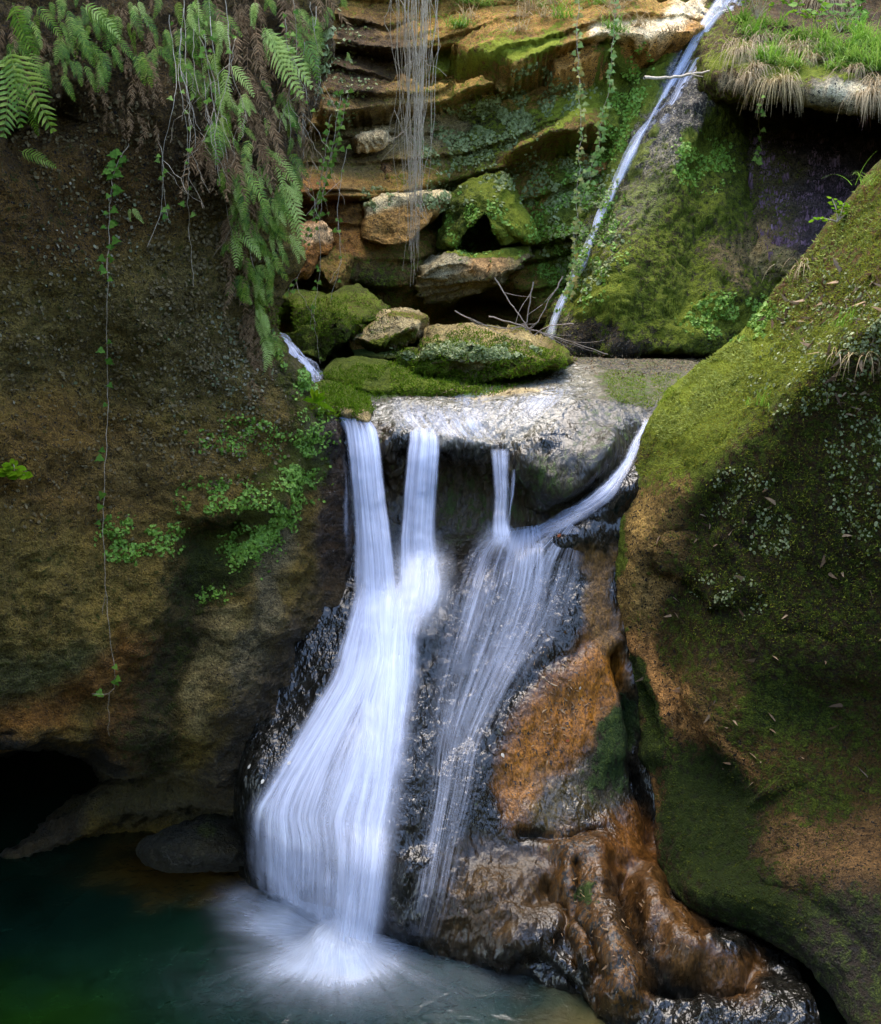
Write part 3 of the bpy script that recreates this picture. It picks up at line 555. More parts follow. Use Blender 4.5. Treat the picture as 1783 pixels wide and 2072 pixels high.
st('boulder', [(708, 672), (716, 656), (745, 640), (790, 629), (824, 624), (848, 630), (868, 644), (882, 658), (868, 674), (838, 688), (800, 706), (760, 708), (730, 696), (714, 686)], 9.3, .55,
   dict(col=(.34, .28, .19), moss=.14, tone=.6, crust=.25), [(('l', [(790, 640), (860, 650)], 12), .5, dict(col=(.2, .14, .05), moss=.5, tone=.7), 1., .4), (('l', [(740, 705), (830, 690)], 14), .5, dict(moss=.75, tone=.4), 1., .4)],
   label='pale bare angular boulder behind the long mossy boulder', cat='boulder', p=3.4, tilt=.9, rough=.03, cuts=10, seed=33.)
st('mossy_boulder', [(555, 690), (552, 650), (580, 622), (640, 618), (700, 600), (740, 598), (775, 610), (792, 628), (760, 640), (722, 660), (712, 690), (720, 715), (690, 722), (620, 716)], 9.6, .6,
   dict(col=(.12, .10, .04), moss=.62, tone=.45), [(('l', [(580, 622), (700, 604), (760, 610)], 16), .5, dict(moss=.6, tone=.8, col=(.2, .15, .05)), 1., .4)],
   label='dark green mossy boulder left of the pale boulder', cat='boulder', mat=M_MOSS, p=3.6, tilt=1.0, rough=.045, cuts=7, seed=37., strata=4.)
st('mossy_boulder', [(550, 640), (556, 600), (585, 586), (620, 592), (665, 606), (680, 616), (640, 640), (590, 655)], 10.2, .5,
   dict(col=(.15, .12, .05), moss=.62, tone=.7), [], label='small moss topped rock against the foot of the ferny cliff', cat='boulder', mat=M_MOSS, p=2.6, tilt=.8, rough=.04, cuts=5, seed=39.)
st('moss_hump', [(622, 800), (636, 782), (662, 774), (700, 782), (735, 798), (754, 812), (752, 838), (742, 856), (712, 848), (670, 832), (636, 822)], 7.1, .22,
   dict(col=(.2, .15, .08), moss=.95, tone=.55), [(('l', [(630, 822), (690, 846), (750, 856)], 13), .5, dict(moss=.02, col=(.30, .23, .14)), 1., .3)], label='bright green moss hump between the small stream and the first fall', cat='moss', mat=M_MOSS, p=2.6, tilt=.9, rough=.02, seed=41.)
st('mossy_boulder', [(655, 760), (672, 738), (720, 728), (772, 728), (830, 748), (900, 768), (960, 782), (1000, 796), (900, 806), (800, 806), (720, 798), (672, 782)], 8.05, .5,
   dict(col=(.13, .11, .05), moss=.98, tone=.5), [(('e', 880, 790, 110, 22), .5, dict(tone=.75, moss=.8))], label='vivid green moss bank below the long mossy boulder', cat='boulder', mat=M_MOSS, p=2.6, tilt=1.1, rough=.03, seed=43.)
st('boulder', [(285, 1726), (302, 1704), (345, 1680), (395, 1662), (440, 1654), (486, 1658), (512, 1676), (520, 1720), (480, 1750), (380, 1760), (310, 1750)], 6.15, .28,
   dict(col=(.03, .026, .016), moss=.25, tone=.1, wet=.7), [(('e', 430, 1660, 30, 22), .5, dict(moss=.8, tone=.4))], label='rounded wet boulder half in the pool beside the cascade', cat='boulder', mat=M_CLIFF, p=2., tilt=.3, rough=.03, seed=47.)

# ================================================================== buttress under the upper fall
rows = []
for v, L_, R_, Ym in ((-400, 1520, 1700, 14.2), (-150, 1450, 1600, 13.2), (0, 1382, 1540, 12.5), (100, 1318, 1500, 12.0), (200, 1268, 1480, 11.5), (330, 1240, 1520, 11.0), (480, 1178, 1560, 10.5), (600, 1142, 1570, 10.1), (670, 1108, 1556, 9.85), (705, 1095, 1530, 9.75)):
    w = R_-L_
    rows.append([(L_+.3*w, v, Ym+3.2), (L_+.05*w, v, Ym+1.2), (L_, v, Ym+.5), (L_+.12*w, v, Ym+.17), (L_+.3*w, v, Ym), (L_+.5*w, v, Ym-.06), (L_+.7*w, v, Ym), (L_+.88*w, v, Ym+.3), (R_, v, Ym+.75), (R_-.03*w, v, Ym+1.6), (R_-.2*w, v, Ym+3.2)])
rows.append([(1260, 725, 13), (1120, 725, 11), (1098, 722, 10.3), (1140, 720, 9.95), (1220, 716, 9.9), (1320, 702, 9.95), (1420, 706, 10), (1490, 718, 10.2), (1515, 720, 10.6), (1500, 725, 11.4), (1440, 725, 13)])
rows.append([(1260, 735, 13), (1130, 740, 11.2), (1110, 738, 10.6), (1150, 736, 10.3), (1220, 730, 10.6), (1320, 706, 11), (1420, 708, 11.2), (1490, 722, 11.2), (1510, 730, 11.2), (1500, 735, 11.6), (1440, 735, 13)])
rows.append([(1260, 790, 13), (1140, 790, 11.8), (1120, 790, 11.5), (1150, 790, 11.6), (1220, 790, 12), (1320, 790, 12.3), (1420, 790, 12.3), (1490, 790, 12), (1510, 790, 11.8), (1500, 790, 12), (1440, 790, 13)])
G = loft(rows, 300, 400)
G = bumps(G, [([(1440, 20), (1330, 230), (1240, 420), (1160, 600)], 26, -.10), ([(1480, 100), (1400, 250), (1300, 420), (1220, 640)], 60, .18), ([(1440, 300), (1400, 500), (1380, 640)], 34, -.15), ([(1330, 600), (1450, 600)], 60, .12), ([(1260, 560), (1250, 680)], 40, .12)])
n = normals(G)
G = G+n*(.09*fbm(G, 1.4, 4, .55, off=91.)+.05*ridged(G*np.array([1, 1, .5]), 5., 4, .6, off=15.)+.02*ridged(G, 16., 3, .6, off=25.))[..., None]
BUT = rock('mossy_buttress', G, M_BACK, dict(col=(.085, .075, .045), moss=.66, tone=.3, crust=.35), [
    (('l', [(1500, 0), (1440, 100), (1370, 230), (1315, 330), (1280, 420)], 52), .5, dict(col=(.46, .43, .42), moss=.12, tone=.3, wet=.5, crust=.9), 1., .6),
    (('l', [(1380, 40), (1300, 190), (1250, 300), (1200, 430)], 24), .5, dict(moss=1., tone=.45)),
    (('l', [(1480, 60), (1440, 130)], 40), .5, dict(col=(.5, .47, .45), moss=.08, wet=.5, crust=.4), 1., .5),
    (('l', [(1280, 380), (1220, 500), (1160, 640)], 30), .6, dict(col=(.20, .19, .16), moss=.45, tone=.4, crust=.4)),
    (('e', 1330, 470, 70, 190), .5, dict(moss=.6, tone=.35, col=(.07, .055, .015), crust=.2)),
    (('e', 1220, 590, 60, 60), .5, dict(moss=.95, tone=.5)),
    (('e', 1420, 330, 50, 50), .5, dict(moss=.95, tone=.45)),
    (('e', 1440, 640, 90, 40), .5, dict(moss=.95, tone=.55)),
    (('e', 1500, 510, 60, 50), .5, dict(col=(.22, .17, .10), moss=.3), .8),
    (('e', 1200, 690, 110, 30), .5, dict(col=(.06, .045, .03), moss=.25, crust=.6)),
], kind='structure', label='moss streaked buttress below the thin upper fall', category='rock')

# ------------------------------------------------------------------ dark alcove and the ledge that roofs it
uo = [1380, 1470, 1560, 1660, 1783, 2000, 2500]
rows = [free(uo, [v]*7, Y) for v, Y in ((100, [12.6]*7), (240, [12.6, 12.3, 12.3, 12.5, 12.5, 12.2, 11.5]), (330, [12.2, 11.8, 11.5, 11.6, 11.7, 11.5, 11]), (420, [11.9, 11.4, 11., 10.9, 11, 11, 10.6]), (520, [11.5, 11, 10.6, 10.4, 10.4, 10.4, 10.2]), (600, [11.2, 10.9, 10.6, 10.4, 10.4, 10.4, 10]), (670, [11, 10.4, 10, 9.8, 9.8, 9.8, 9.6]), (740, [10.9, 9.8, 9.4, 9.2, 9.2, 9.2, 9]))]
G = loft(rows, 220, 240); n = normals(G)
G = G+n*(.12*fbm(G, 1.3, 4, .55, off=101.)+.06*ridged(G*np.array([1, 1, .35]), 6., 4, .6, off=35.)+.03*ridged(G, 18., 3, .6))[..., None]
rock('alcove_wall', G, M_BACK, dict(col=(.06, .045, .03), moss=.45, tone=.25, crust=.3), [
    (('p', [(1480, 120), (2300, 120), (2300, 330), (1640, 330), (1560, 300), (1500, 260)]), .3, dict(col=(.03, .022, .015), moss=.1)),  # darker below the overhang, shade painted into the wall colour
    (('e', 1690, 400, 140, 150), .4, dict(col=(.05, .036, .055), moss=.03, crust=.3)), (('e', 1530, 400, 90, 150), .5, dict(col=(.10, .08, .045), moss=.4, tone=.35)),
    (('e', 1520, 520, 60, 50), .5, dict(col=(.26, .19, .11), moss=.15)), (('e', 1580, 540, 60, 40), .5, dict(col=(.24, .20, .12), moss=.35, tone=.5)), (('e', 1480, 620, 120, 60), .5, dict(moss=.95, tone=.5))], kind='structure', label='dark alcove wall hung with purple brown growth on the right', category='cliff')
rows = [free(uo, a, b) for a, b in (([-700]*7, [17]*7), ([-300]*7, [14.6]*7), ([-60]*7, [12.9, 12.9, 12.8, 12.7, 12.5, 12.2, 11.5]), ([30, 30, 36, 40, 50, 60, 80], [12.5, 12.3, 12., 11.9, 11.8, 11.5, 11]), ([90, 84, 90, 95, 104, 115, 130], [12.1, 11.4, 11.1, 11, 10.9, 10.7, 10.3]),
        ([150, 128, 138, 145, 155, 170, 190], [11.9, 10.9, 10.6, 10.4, 10.3, 10.1, 9.8]), ([175, 158, 168, 178, 192, 205, 230], [11.8, 10.75, 10.35, 10.15, 10.05, 9.9, 9.6]), ([200, 182, 192, 200, 216, 230, 255], [11.9, 10.8, 10.4, 10.2, 10.05, 9.9, 9.6]), ([215, 200, 204, 208, 228, 242, 268], [12, 11.1, 10.9, 10.8, 10.6, 10.4, 10]), ([230, 215, 206, 210, 236, 250, 270], [12.6, 12.4, 12.4, 12.5, 12.4, 12, 11]), ([300]*7, [13.2]*7))]
G = loft(rows, 260, 220); n = normals(G)
G = G+n*(.10*fbm(G, 1.6, 4, .55, off=111.)+.05*ridged(G, 5., 4, .6, off=45.))[..., None]
OVER = rock('rock_overhang', G, M_BACK, dict(col=(.09, .06, .03), moss=.45, tone=.5, crust=.2), [
    (('l', [(1480, 180), (1600, 200), (1783, 225), (2000, 240)], 16), .5, dict(col=(.20, .18, .15), moss=.1, crust=.3), 1., .4), (('e', 1700, 175, 60, 22), .5, dict(col=(.46, .42, .40), moss=.25, tone=.9), 1., .4), (('e', 1790, 180, 40, 26), .5, dict(col=(.46, .42, .40), moss=.1), 1., .4),
    (('e', 1560, 120, 120, 30), .5, dict(moss=.95, tone=.6)), (('e', 1690, 30, 170, 60), .5, dict(col=(.05, .03, .014), moss=.1))], kind='structure', label='grassy rock overhang above the dark alcove', category='cliff')
# ------------------------------------------------------------------ water
def watermat(name, fs=30., ft=1.1, gain=1.5, seed=0., col=(.72, .79, .98), dmin=0.):
    m, t, out = newmat(name); q = NT(t)
    a = q.n('Attribute', attribute_name='Flow'); sx = q.n('SeparateXYZ'); q.set(sx.inputs[0], a.outputs['Vector'])
    s_, t_, d_ = sx.outputs
    def streak(ks, kt, det, sd):
        c = q.n('CombineXYZ'); q.set(c.inputs[0], q.math('MULTIPLY', s_, ks)); q.set(c.inputs[1], q.math('MULTIPLY', t_, kt)); c.inputs[2].default_value = sd
        return q.noise(c.outputs[0], 1., det, .6)
    k = q.math('ADD', q.math('MULTIPLY', streak(fs, ft, 4, seed), .6), q.math('ADD', q.math('MULTIPLY', streak(fs*3.2, ft*1.5, 3, seed+4.), .25), q.math('MULTIPLY', streak(fs*.22, ft*1.3, 3, seed+9.), .42)))
    # k around .575
    al = q.math('ADD', q.math('MULTIPLY', q.math('SUBTRACT', k, .635), q.math('MULTIPLY', gain*2.6, q.math('MULTIPLY', d_, q.math('SUBTRACT', 1.25, d_)))), d_, clamp=True)
    al = q.math('MULTIPLY', al, q.map(d_, 0, .25, dmin, 1))
    ge = q.n('NewGeometry'); va = q.n('VectorMath', operation='MULTIPLY_ADD'); q.set(va.inputs[0], ge.outputs['Normal']); va.inputs[1].default_value = (.35, .35, .35); va.inputs[2].default_value = (0, -.35, .8)
    vn = q.n('VectorMath', operation='NORMALIZE'); q.set(vn.inputs[0], va.outputs[0])
    df = q.n('BsdfDiffuse'); q.set(df.inputs['Normal'], vn.outputs[0]); q.set(df.inputs[0], tuple(col)+(1,))
    tl = q.n('BsdfTranslucent'); q.set(tl.inputs[0], tuple(col)+(1,))
    gl = q.n('BsdfGlossy'); gl.inputs[0].default_value = (1, 1, 1, 1); gl.inputs[1].default_value = .3
    m1 = q.n('MixShader'); m1.inputs[0].default_value = .35; t.links.new(df.outputs[0], m1.inputs[1]); t.links.new(tl.outputs[0], m1.inputs[2])
    m2 = q.n('MixShader'); m2.inputs[0].default_value = .06; t.links.new(m1.outputs[0], m2.inputs[1]); t.links.new(gl.outputs[0], m2.inputs[2])
    tr = q.n('BsdfTransparent')
    mx = q.n('MixShader'); q.set(mx.inputs[0], al); t.links.new(tr.outputs[0], mx.inputs[1]); t.links.new(m2.outputs[0], mx.inputs[2])
    t.links.new(mx.outputs[0], out.inputs[0])
    return m
M_FALL = watermat('falling_water', 44., .42, 2.8)
M_CASC = watermat('cascade_water', 36., .95, 2.7, 3.)
M_VEIL = watermat('veil_water', 44., .8, 4., 7.)
M_FOAM = watermat('foam_water', 20., 2.6, 1.5, 5., col=(.80, .86, .98), dmin=1.)
def sheet(name, rows, dens, mat, parent=None, arch=.05, ns=60, nt=160, edge=.22, layers=3, lift=.025, spread=1., rough=.012, seed=0., sdens=None, **props):
    """moving water following control rows from top to foot; several shells give it body"""
    C = np.array(rows, float); Cw = W(C[..., 0], C[..., 1], C[..., 2])
    Vs, Fs, At = [], [], []; off = 0
    for L in range(layers):
        A = loftw(Cw, ns, nt)
        n = normals(A)
        s = np.linspace(-1, 1, ns)[None, :]; tt = np.linspace(0, 1, nt)[:, None]
        k = L/(max(layers-1, 1))
        ctr = A.mean(1, keepdims=True)
        A = ctr+(A-ctr)*(1+spread*.06*(k-.4))
        wob = fbm(A+np.array([L*3., 0, 0]), 5., 3, .5, off=seed)*rough*2+fbm(np.stack([s*6+A[..., 0]*0, A[..., 2]*.5, A[..., 0]*0+L], -1), 1., 3)*rough
        A = A+n*((1-s**2)*arch*(.55+.45*k)+lift*k+wob)[..., None]
        dl = np.interp(tt[:, 0], np.linspace(0, 1, len(dens)), dens)[:, None]
        e = sstep(0, edge, (1-np.abs(s))*.5+.03*fbm(A, 9., 2))
        D = dl*e*(1-.28*k)
        if sdens: D = D*np.interp(s[0], np.linspace(-1, 1, len(sdens)), sdens)[None, :]
        D = D*(1+.5*fbm(np.stack([s*2.2+L*2+seed+tt*0, tt*3+s*0, s*0+tt*0], -1), 1., 3, .6))
        sw = np.linalg.norm(A[:, -1]-A[:, 0], axis=-1).mean()
        tl = np.concatenate([[0], np.cumsum(np.linalg.norm(np.diff(A.mean(1), axis=0), axis=-1))])
        At.append(np.stack([(s*.5+.5)*sw+L*7.3+seed+tt*0, tl[:, None]+s*0, D], -1).reshape(-1, 3))
        Vs.append(A.reshape(-1, 3)); Fs.append(gridfaces(nt, ns)+off); off += nt*ns
    me = fast_mesh(name, np.concatenate(Vs), np.concatenate(Fs), [mat])
    a = me.attributes.new('Flow', 'FLOAT_VECTOR', 'POINT'); a.data.foreach_set('vector', np.concatenate(At).astype(np.float32).ravel())
    return link(name, me, parent, **props)
def lr(*pts):
    """rows given as (left u, right u, v left, v right, Y) with a middle point"""
    return [[(a, c, Y), ((a+b)/2, (c+d)/2, Y-.015), (b, d, Y)] for a, b, c, d, Y in pts]

WF = empty('waterfall', tuple(W(690, 1900, 5.35)), 'broad white waterfall dropping over the ledge and down the slide into the pool', 'waterfall')
WFi = Matrix.Translation(-WF.location)
def part(o):
    o.parent = WF; o.matrix_parent_inverse = WFi; return o
part(sheet('water_stream', lr((640, 668, 840, 828, 7.0), (668, 720, 852, 842, 6.86), (690, 752, 868, 862, 6.72), (700, 766, 886, 882, 6.63), (707, 772, 925, 920, 6.56), (712, 778, 985, 980, 6.5), (716, 788, 1060, 1055, 6.44), (718, 798, 1130, 1125, 6.38), (716, 806, 1200, 1196, 6.32), (704, 822, 1270, 1262, 6.2), (690, 836, 1340, 1335, 6.08)),
     [.2, .34, .42, .48, .46, .44, .46, .5, .56, .5, .0], M_FALL, arch=.07, seed=1., label='thick left stream falling from the lip'))
part(sheet('water_stream', lr((826, 888, 884, 884, 6.66), (826, 890, 900, 900, 6.60), (822, 888, 940, 940, 6.56), (816, 884, 1010, 1010, 6.54), (810, 882, 1080, 1080, 6.5), (808, 888, 1140, 1140, 6.44), (804, 892, 1200, 1200, 6.34), (790, 872, 1270, 1265, 6.22)),
     [.3, .5, .4, .36, .36, .45, .5, .0], M_FALL, arch=.05, seed=2., label='middle stream falling straight from the lip'))
part(sheet('water_stream', lr((992, 1030, 912, 914, 6.62), (998, 1028, 950, 950, 6.57), (1000, 1030, 1000, 1000, 6.54), (1000, 1026, 1050, 1050, 6.5), (996, 1034, 1085, 1085, 6.46), (985, 1044, 1112, 1116, 6.42)),
     [.2, .42, .34, .34, .5, .0], M_FALL, arch=.03, edge=.3, seed=3., layers=2, label='thin right stream falling from the lip'))
part(sheet('water_stream', lr((1034, 1046, 950, 950, 6.55), (1030, 1042, 1000, 1000, 6.52), (1024, 1034, 1060, 1060, 6.48)), [.3, .28, .1], M_FALL, arch=.01, edge=.4, seed=4., layers=1))
part(sheet('water_stream', lr((690, 706, 900, 900, 6.62), (692, 712, 980, 980, 6.56), (690, 716, 1060, 1060, 6.5), (696, 716, 1140, 1140, 6.45)), [.0, .2, .2, .0], M_FALL, arch=.01, edge=.4, seed=5., layers=1))
# film of water running over the rounded lip
def onrock(u, v, lift=.015):
    o = Vector((0, 0, CZ)); d = Vector(W(u, v, 5.))-o; d.normalize()
    hit, loc, nor, idx, ob, _ = SC.ray_cast(DG, o, d)
    return (loc-d*lift, nor, ob) if hit else (None, None, None)
bpy.context.view_layer.update(); SC = bpy.context.scene; DG = bpy.context.evaluated_depsgraph_get()
def drape(rows, lift=.02, only=None):
    out = []
    for r in rows:
        q = []
        for u, v in r:
            o = Vector((0, 0, CZ)); d = Vector(W(u, v, 5.))-o; d.normalize(); st_ = o
            for _ in range(6):
                hit, loc, nor, idx, ob, _m = SC.ray_cast(DG, st_, d)
                if not hit or (ob.name in (only or [ob.name])): break
                st_ = loc+d*.01
            y = (loc.y-d.y*lift/max(abs(d.dot(nor)), .3)) if hit else 7.
            q.append((u, v, y))
        out.append(q)
    return out
SL = ['slide_rock']
def fill(a, b, n=5): return [(a[0]+(b[0]-a[0])*k/(n-1), a[1]+(b[1]-a[1])*k/(n-1)) for k in range(n)]
part(sheet('water_film', drape([fill((770, 812), (985, 818), 8), fill((775, 830), (1000, 845), 8), fill((790, 850), (1010, 872), 8), fill((815, 872), (1025, 895), 8), fill((826, 890), (1032, 912), 8)], .015, SL),
     [.0, .14, .22, .2, .0], M_VEIL, arch=.0, edge=.1, layers=1, lift=.0, spread=0, rough=.002, seed=6., label='thin film of water sliding over the pale lip'))
part(sheet('side_chute', drape([fill((1300, 852), (1316, 862), 4), fill((1276, 890), (1300, 905), 4), fill((1250, 935), (1278, 952), 4), fill((1215, 985), (1245, 1008), 4), fill((1165, 1020), (1192, 1050), 4), fill((1105, 1050), (1130, 1085), 4), fill((1048, 1072), (1072, 1112), 4), fill((1000, 1092), (1030, 1135), 4)], .02, SL),
     [.24, .34, .36, .32, .26, .22, .28, .0], M_CASC, arch=.035, edge=.3, layers=3, lift=.015, seed=7., label='narrow chute of water running down beside the mossy slope'))
part(sheet('water_veil', drape([fill((985, 1082), (1110, 1062), 8), fill((940, 1120), (1130, 1110), 8), fill((912, 1170), (1130, 1190), 8), fill((892, 1240), (1100, 1280), 8), fill((872, 1320), (1060, 1370), 8), fill((855, 1420), (1000, 1470), 8), fill((845, 1520), (940, 1560), 8)], .03, SL),
     [.36, .28, .2, .16, .12, .08, .0], M_VEIL, arch=.0, edge=.25, layers=2, lift=.02, spread=0, rough=.005, seed=8., label='thin veil of water spreading over the dark slide'))
part(sheet('water_veil', drape([fill((1140, 1050), (1180, 1075), 5), fill((1060, 1110), (1190, 1130), 5), fill((1010, 1200), (1170, 1230), 5), fill((960, 1330), (1120, 1330), 5), fill((900, 1450), (1040, 1420), 5)], .015, SL),
     [.24, .2, .15, .1, .0], M_VEIL, arch=.0, edge=.3, layers=1, lift=.0, spread=0, rough=.004, seed=9.))
part(sheet('water_veil', drape([fill((895, 1540), (912, 1540), 4), fill((880, 1620), (900, 1625), 4), fill((862, 1700), (884, 1700), 4), fill((848, 1800), (868, 1800), 4), fill((838, 1890), (856, 1890), 4)], .015, SL),
     [.0, .14, .16, .12, .0], M_VEIL, arch=.0, edge=.4, layers=1, lift=.0, spread=0, rough=.002, seed=10.))
part(sheet('water_veil', drape([fill((900, 1150), (1215, 1100), 9), fill((880, 1260), (1180, 1230), 9), fill((862, 1380), (1090, 1370), 9), fill((852, 1500), (1010, 1500), 9), fill((846, 1600), (980, 1610), 9), fill((836, 1700), (950, 1710), 9), fill((820, 1800), (930, 1810), 9), fill((806, 1890), (900, 1900), 9)], .035, SL),
     [.0, .13, .18, .18, .17, .16, .14, .08], M_VEIL, arch=.0, edge=.3, layers=1, lift=.0, spread=0, rough=.003, seed=18.))
part(sheet('water_film', drape([fill((765, 808), (1190, 760), 12), fill((765, 835), (1180, 800), 12), fill((775, 860), (1120, 850), 12), fill((790, 880), (1060, 885), 12)], .01, SL),
     [.10, .16, .16, .06], M_VEIL, arch=.0, edge=.15, layers=1, lift=.0, spread=0, rough=.001, seed=19.))
# the big cascade: on the rock down to its break, then falling free
E = drape([fill((716, 1165), (905, 1165), 7), fill((706, 1230), (880, 1215), 7), fill((694, 1300), (858, 1290), 7), fill((668, 1380), (856, 1375), 7), fill((618, 1455), (852, 1450), 7), fill((562, 1535), (846, 1530), 7), fill((516, 1606), (836, 1610), 7), fill((503, 1640), (822, 1680), 7)], .05, SL)
E.append([(504, 1690, 5.62), (560, 1700, 5.46), (620, 1712, 5.4), (670, 1725, 5.36), (720, 1735, 5.32), (768, 1745, 5.3), (806, 1745, 5.3)])
E.append([(510, 1735, 5.62), (562, 1760, 5.44), (620, 1780, 5.37), (668, 1800, 5.32), (716, 1820, 5.28), (760, 1830, 5.26), (796, 1830, 5.27)])
E.append([(520, 1770, 5.62), (566, 1805, 5.42), (622, 1835, 5.35), (668, 1870, 5.29), (712, 1895, 5.25), (752, 1905, 5.23), (784, 1900, 5.25)])
part(sheet('cascade', E, [.0, .40, .56, .56, .48, .42, .36, .30, .26, .28, .18], M_CASC, arch=.03, ns=110, nt=240, edge=.22, layers=3, lift=.05, seed=11., rough=.005, sdens=[1.7, 1.35, 1.1, 1., 1., 1.05, .9], label='main cascade fanning out white to the pool'))
core = drape([fill((730, 1190), (850, 1180), 5), fill((728, 1260), (848, 1250), 5), fill((724, 1340), (850, 1340), 5), fill((700, 1430), (848, 1430), 5), fill((690, 1520), (842, 1520), 5), fill((680, 1600), (832, 1610), 5), fill((668, 1660), (818, 1690), 5)], .10, SL)
core.append([(664, 1740, 5.27), (700, 1745, 5.24), (740, 1755, 5.22), (775, 1760, 5.2), (804, 1760, 5.21)]); core.append([(664, 1860, 5.22), (690, 1880, 5.2), (722, 1895, 5.18), (754, 1905, 5.16), (782, 1905, 5.18)])
part(sheet('cascade', core, [.0, .66, .70, .52, .40, .34, .3, .34, .42], M_CASC, arch=.05, ns=70, nt=200, edge=.45, layers=2, lift=.05, seed=12., rough=.006, label='brightest core of the cascade'))
part(sheet('splash', drape([fill((790, 1100), (925, 1100), 5), fill((776, 1160), (936, 1160), 5), fill((770, 1225), (925, 1225), 5), fill((780, 1300), (890, 1300), 5)], .16, SL), [.0, .26, .26, .0], M_FOAM, arch=.08, edge=.5, ns=50, nt=60, layers=3, lift=.06, seed=16., rough=.01, label='white boil where the streams meet'))
part(sheet('splash', drape([fill((968, 1068), (1060, 1062), 5), fill((955, 1095), (1070, 1088), 5), fill((940, 1130), (1070, 1122), 5)], .06, SL), [.0, .34, .0], M_FOAM, arch=.05, edge=.5, ns=40, nt=40, layers=2, lift=.03, seed=17., rough=.006))
# upper fall
UF = empty('waterfall', tuple(W(1115, 695, 10.)), 'thin upper waterfall threading down the moss buttress at the back', 'waterfall')
WFi = Matrix.Translation(-UF.location); WF = UF
BU = ['mossy_buttress']
def ctr(p, wd): return [fill((p[i][0]-wd[i], p[i][1]-wd[i]*.25), (p[i][0]+wd[i], p[i][1]+wd[i]*.25), 4) for i in range(len(p))]
pts = [(1500, -60), (1466, 0), (1418, 68), (1366, 160), (1312, 250), (1276, 320), (1248, 380), (1222, 430), (1200, 480), (1178, 535), (1160, 575), (1138, 618), (1122, 655), (1114, 692)]
def smooth_rows(Rw, extra):
    y = np.array([[q_[2] for q_ in r] for r in Rw])
    y = y.mean(1, keepdims=True)+(y-y.mean(1, keepdims=True))*.3; k = np.pad(y, ((2, 2), (0, 0)), 'edge')
    y = np.minimum((k[:-4]+k[1:-3]+k[2:-2]+k[3:-1]+k[4:])/5, y+.02)-extra
    return [[(q_[0], q_[1], yy) for q_, yy in zip(r, ys)] for r, ys in zip(Rw, y)]
part(sheet('upper_stream', smooth_rows(drape(ctr(pts, [24, 21, 15, 8, 5, 3.2, 3, 4, 6, 5, 4, 6, 8, 9]), .03, BU), .03), [.12, .18, .24, .28, .27, .25, .24, .26, .3, .3, .3, .28, .24, .1], M_FALL, arch=.05, edge=.3, layers=3, lift=.03, seed=13., rough=.01))
part(sheet('water_film', drape(ctr([(1490, -40), (1450, 30), (1400, 120), (1340, 230), (1290, 320)], [50, 52, 44, 30, 22]), .03, BU), [.25, .3, .28, .2, .0], M_VEIL, arch=.0, edge=.3, layers=1, lift=0, spread=0, seed=14., rough=.004))
WF = empty('waterfall', tuple(W(640, 778, 7.9)), 'short white rill slipping between the ferny cliff and the green boulders', 'waterfall')
WFi = Matrix.Translation(-WF.location)
part(sheet('water_stream', [[(548, 690, 8.9), (566, 692, 8.9), (584, 700, 8.9)], [(565, 712, 8.6), (580, 714, 8.58), (596, 720, 8.6)], [(580, 735, 8.3), (600, 735, 8.28), (622, 740, 8.3)], [(596, 762, 8.), (622, 758, 7.98), (648, 764, 8.)], [(600, 786, 7.7), (630, 780, 7.68), (660, 780, 7.7)]], [.3, .4, .46, .5, .2], M_CASC, arch=.06, edge=.3, layers=3, lift=.03, seed=15.))
# ------------------------------------------------------------------ pool
m, t, out = newmat('pool_surface'); q = NT(t)
tc = q.n('TexCoord'); ca = q.n('Attribute', attribute_name='Col')
b = q.n('BsdfPrincipled'); n1 = q.noise(tc.outputs['Object'], 3, 4)
q.set(b.inputs['Base Color'], q.scale(ca.outputs['Color'], q.map(n1, .3, .7, .75, 1.25))); b.inputs['Roughness'].default_value = .07; b.inputs['Specular IOR Level'].default_value = .5; b.inputs['IOR'].default_value = 1.33
bp = q.n('Bump'); bp.inputs['Strength'].default_value = .7; bp.inputs['Distance'].default_value = .03
q.set(bp.inputs['Height'], q.math('ADD', q.noise(tc.outputs['Object'], 7, 3, .5, .5), q.math('MULTIPLY', q.noise(tc.outputs['Object'], 26, 3), .2))); q.set(b.inputs['Normal'], bp.outputs[0])
t.links.new(b.outputs[0], out.inputs[0]); M_POOL = m
x, y = np.meshgrid(np.linspace(-7, 4, 240), np.linspace(-2, 8, 240))
G = np.stack([x, y, .008*fbm(np.stack([x, y, x*0], -1), 2.5, 3)], -1)
me = fast_mesh('pool_water', G, gridfaces(240, 240), [M_POOL])
c, _ = paint(G.reshape(-1, 3), dict(col=(.003, .014, .011)), [(('e', 400, 1760, 190, 60), .6, dict(col=(.055, .032, .008))), (('e', 60, 2060, 220, 90), .7, dict(col=(.004, .018, .003))), (('e', 1150, 2050, 120, 45), .6, dict(col=(.06, .05, .02))), (('e', 985, 1975, 80, 26), .5, dict(col=(.06, .035, .016))), (('e', 800, 2010, 360, 110), .7, dict(col=(.008, .020, .030)))])
attr(me, 'Col', c); link('pool_water', me, kind='structure', label='dark green pool under the cascade', category='water')
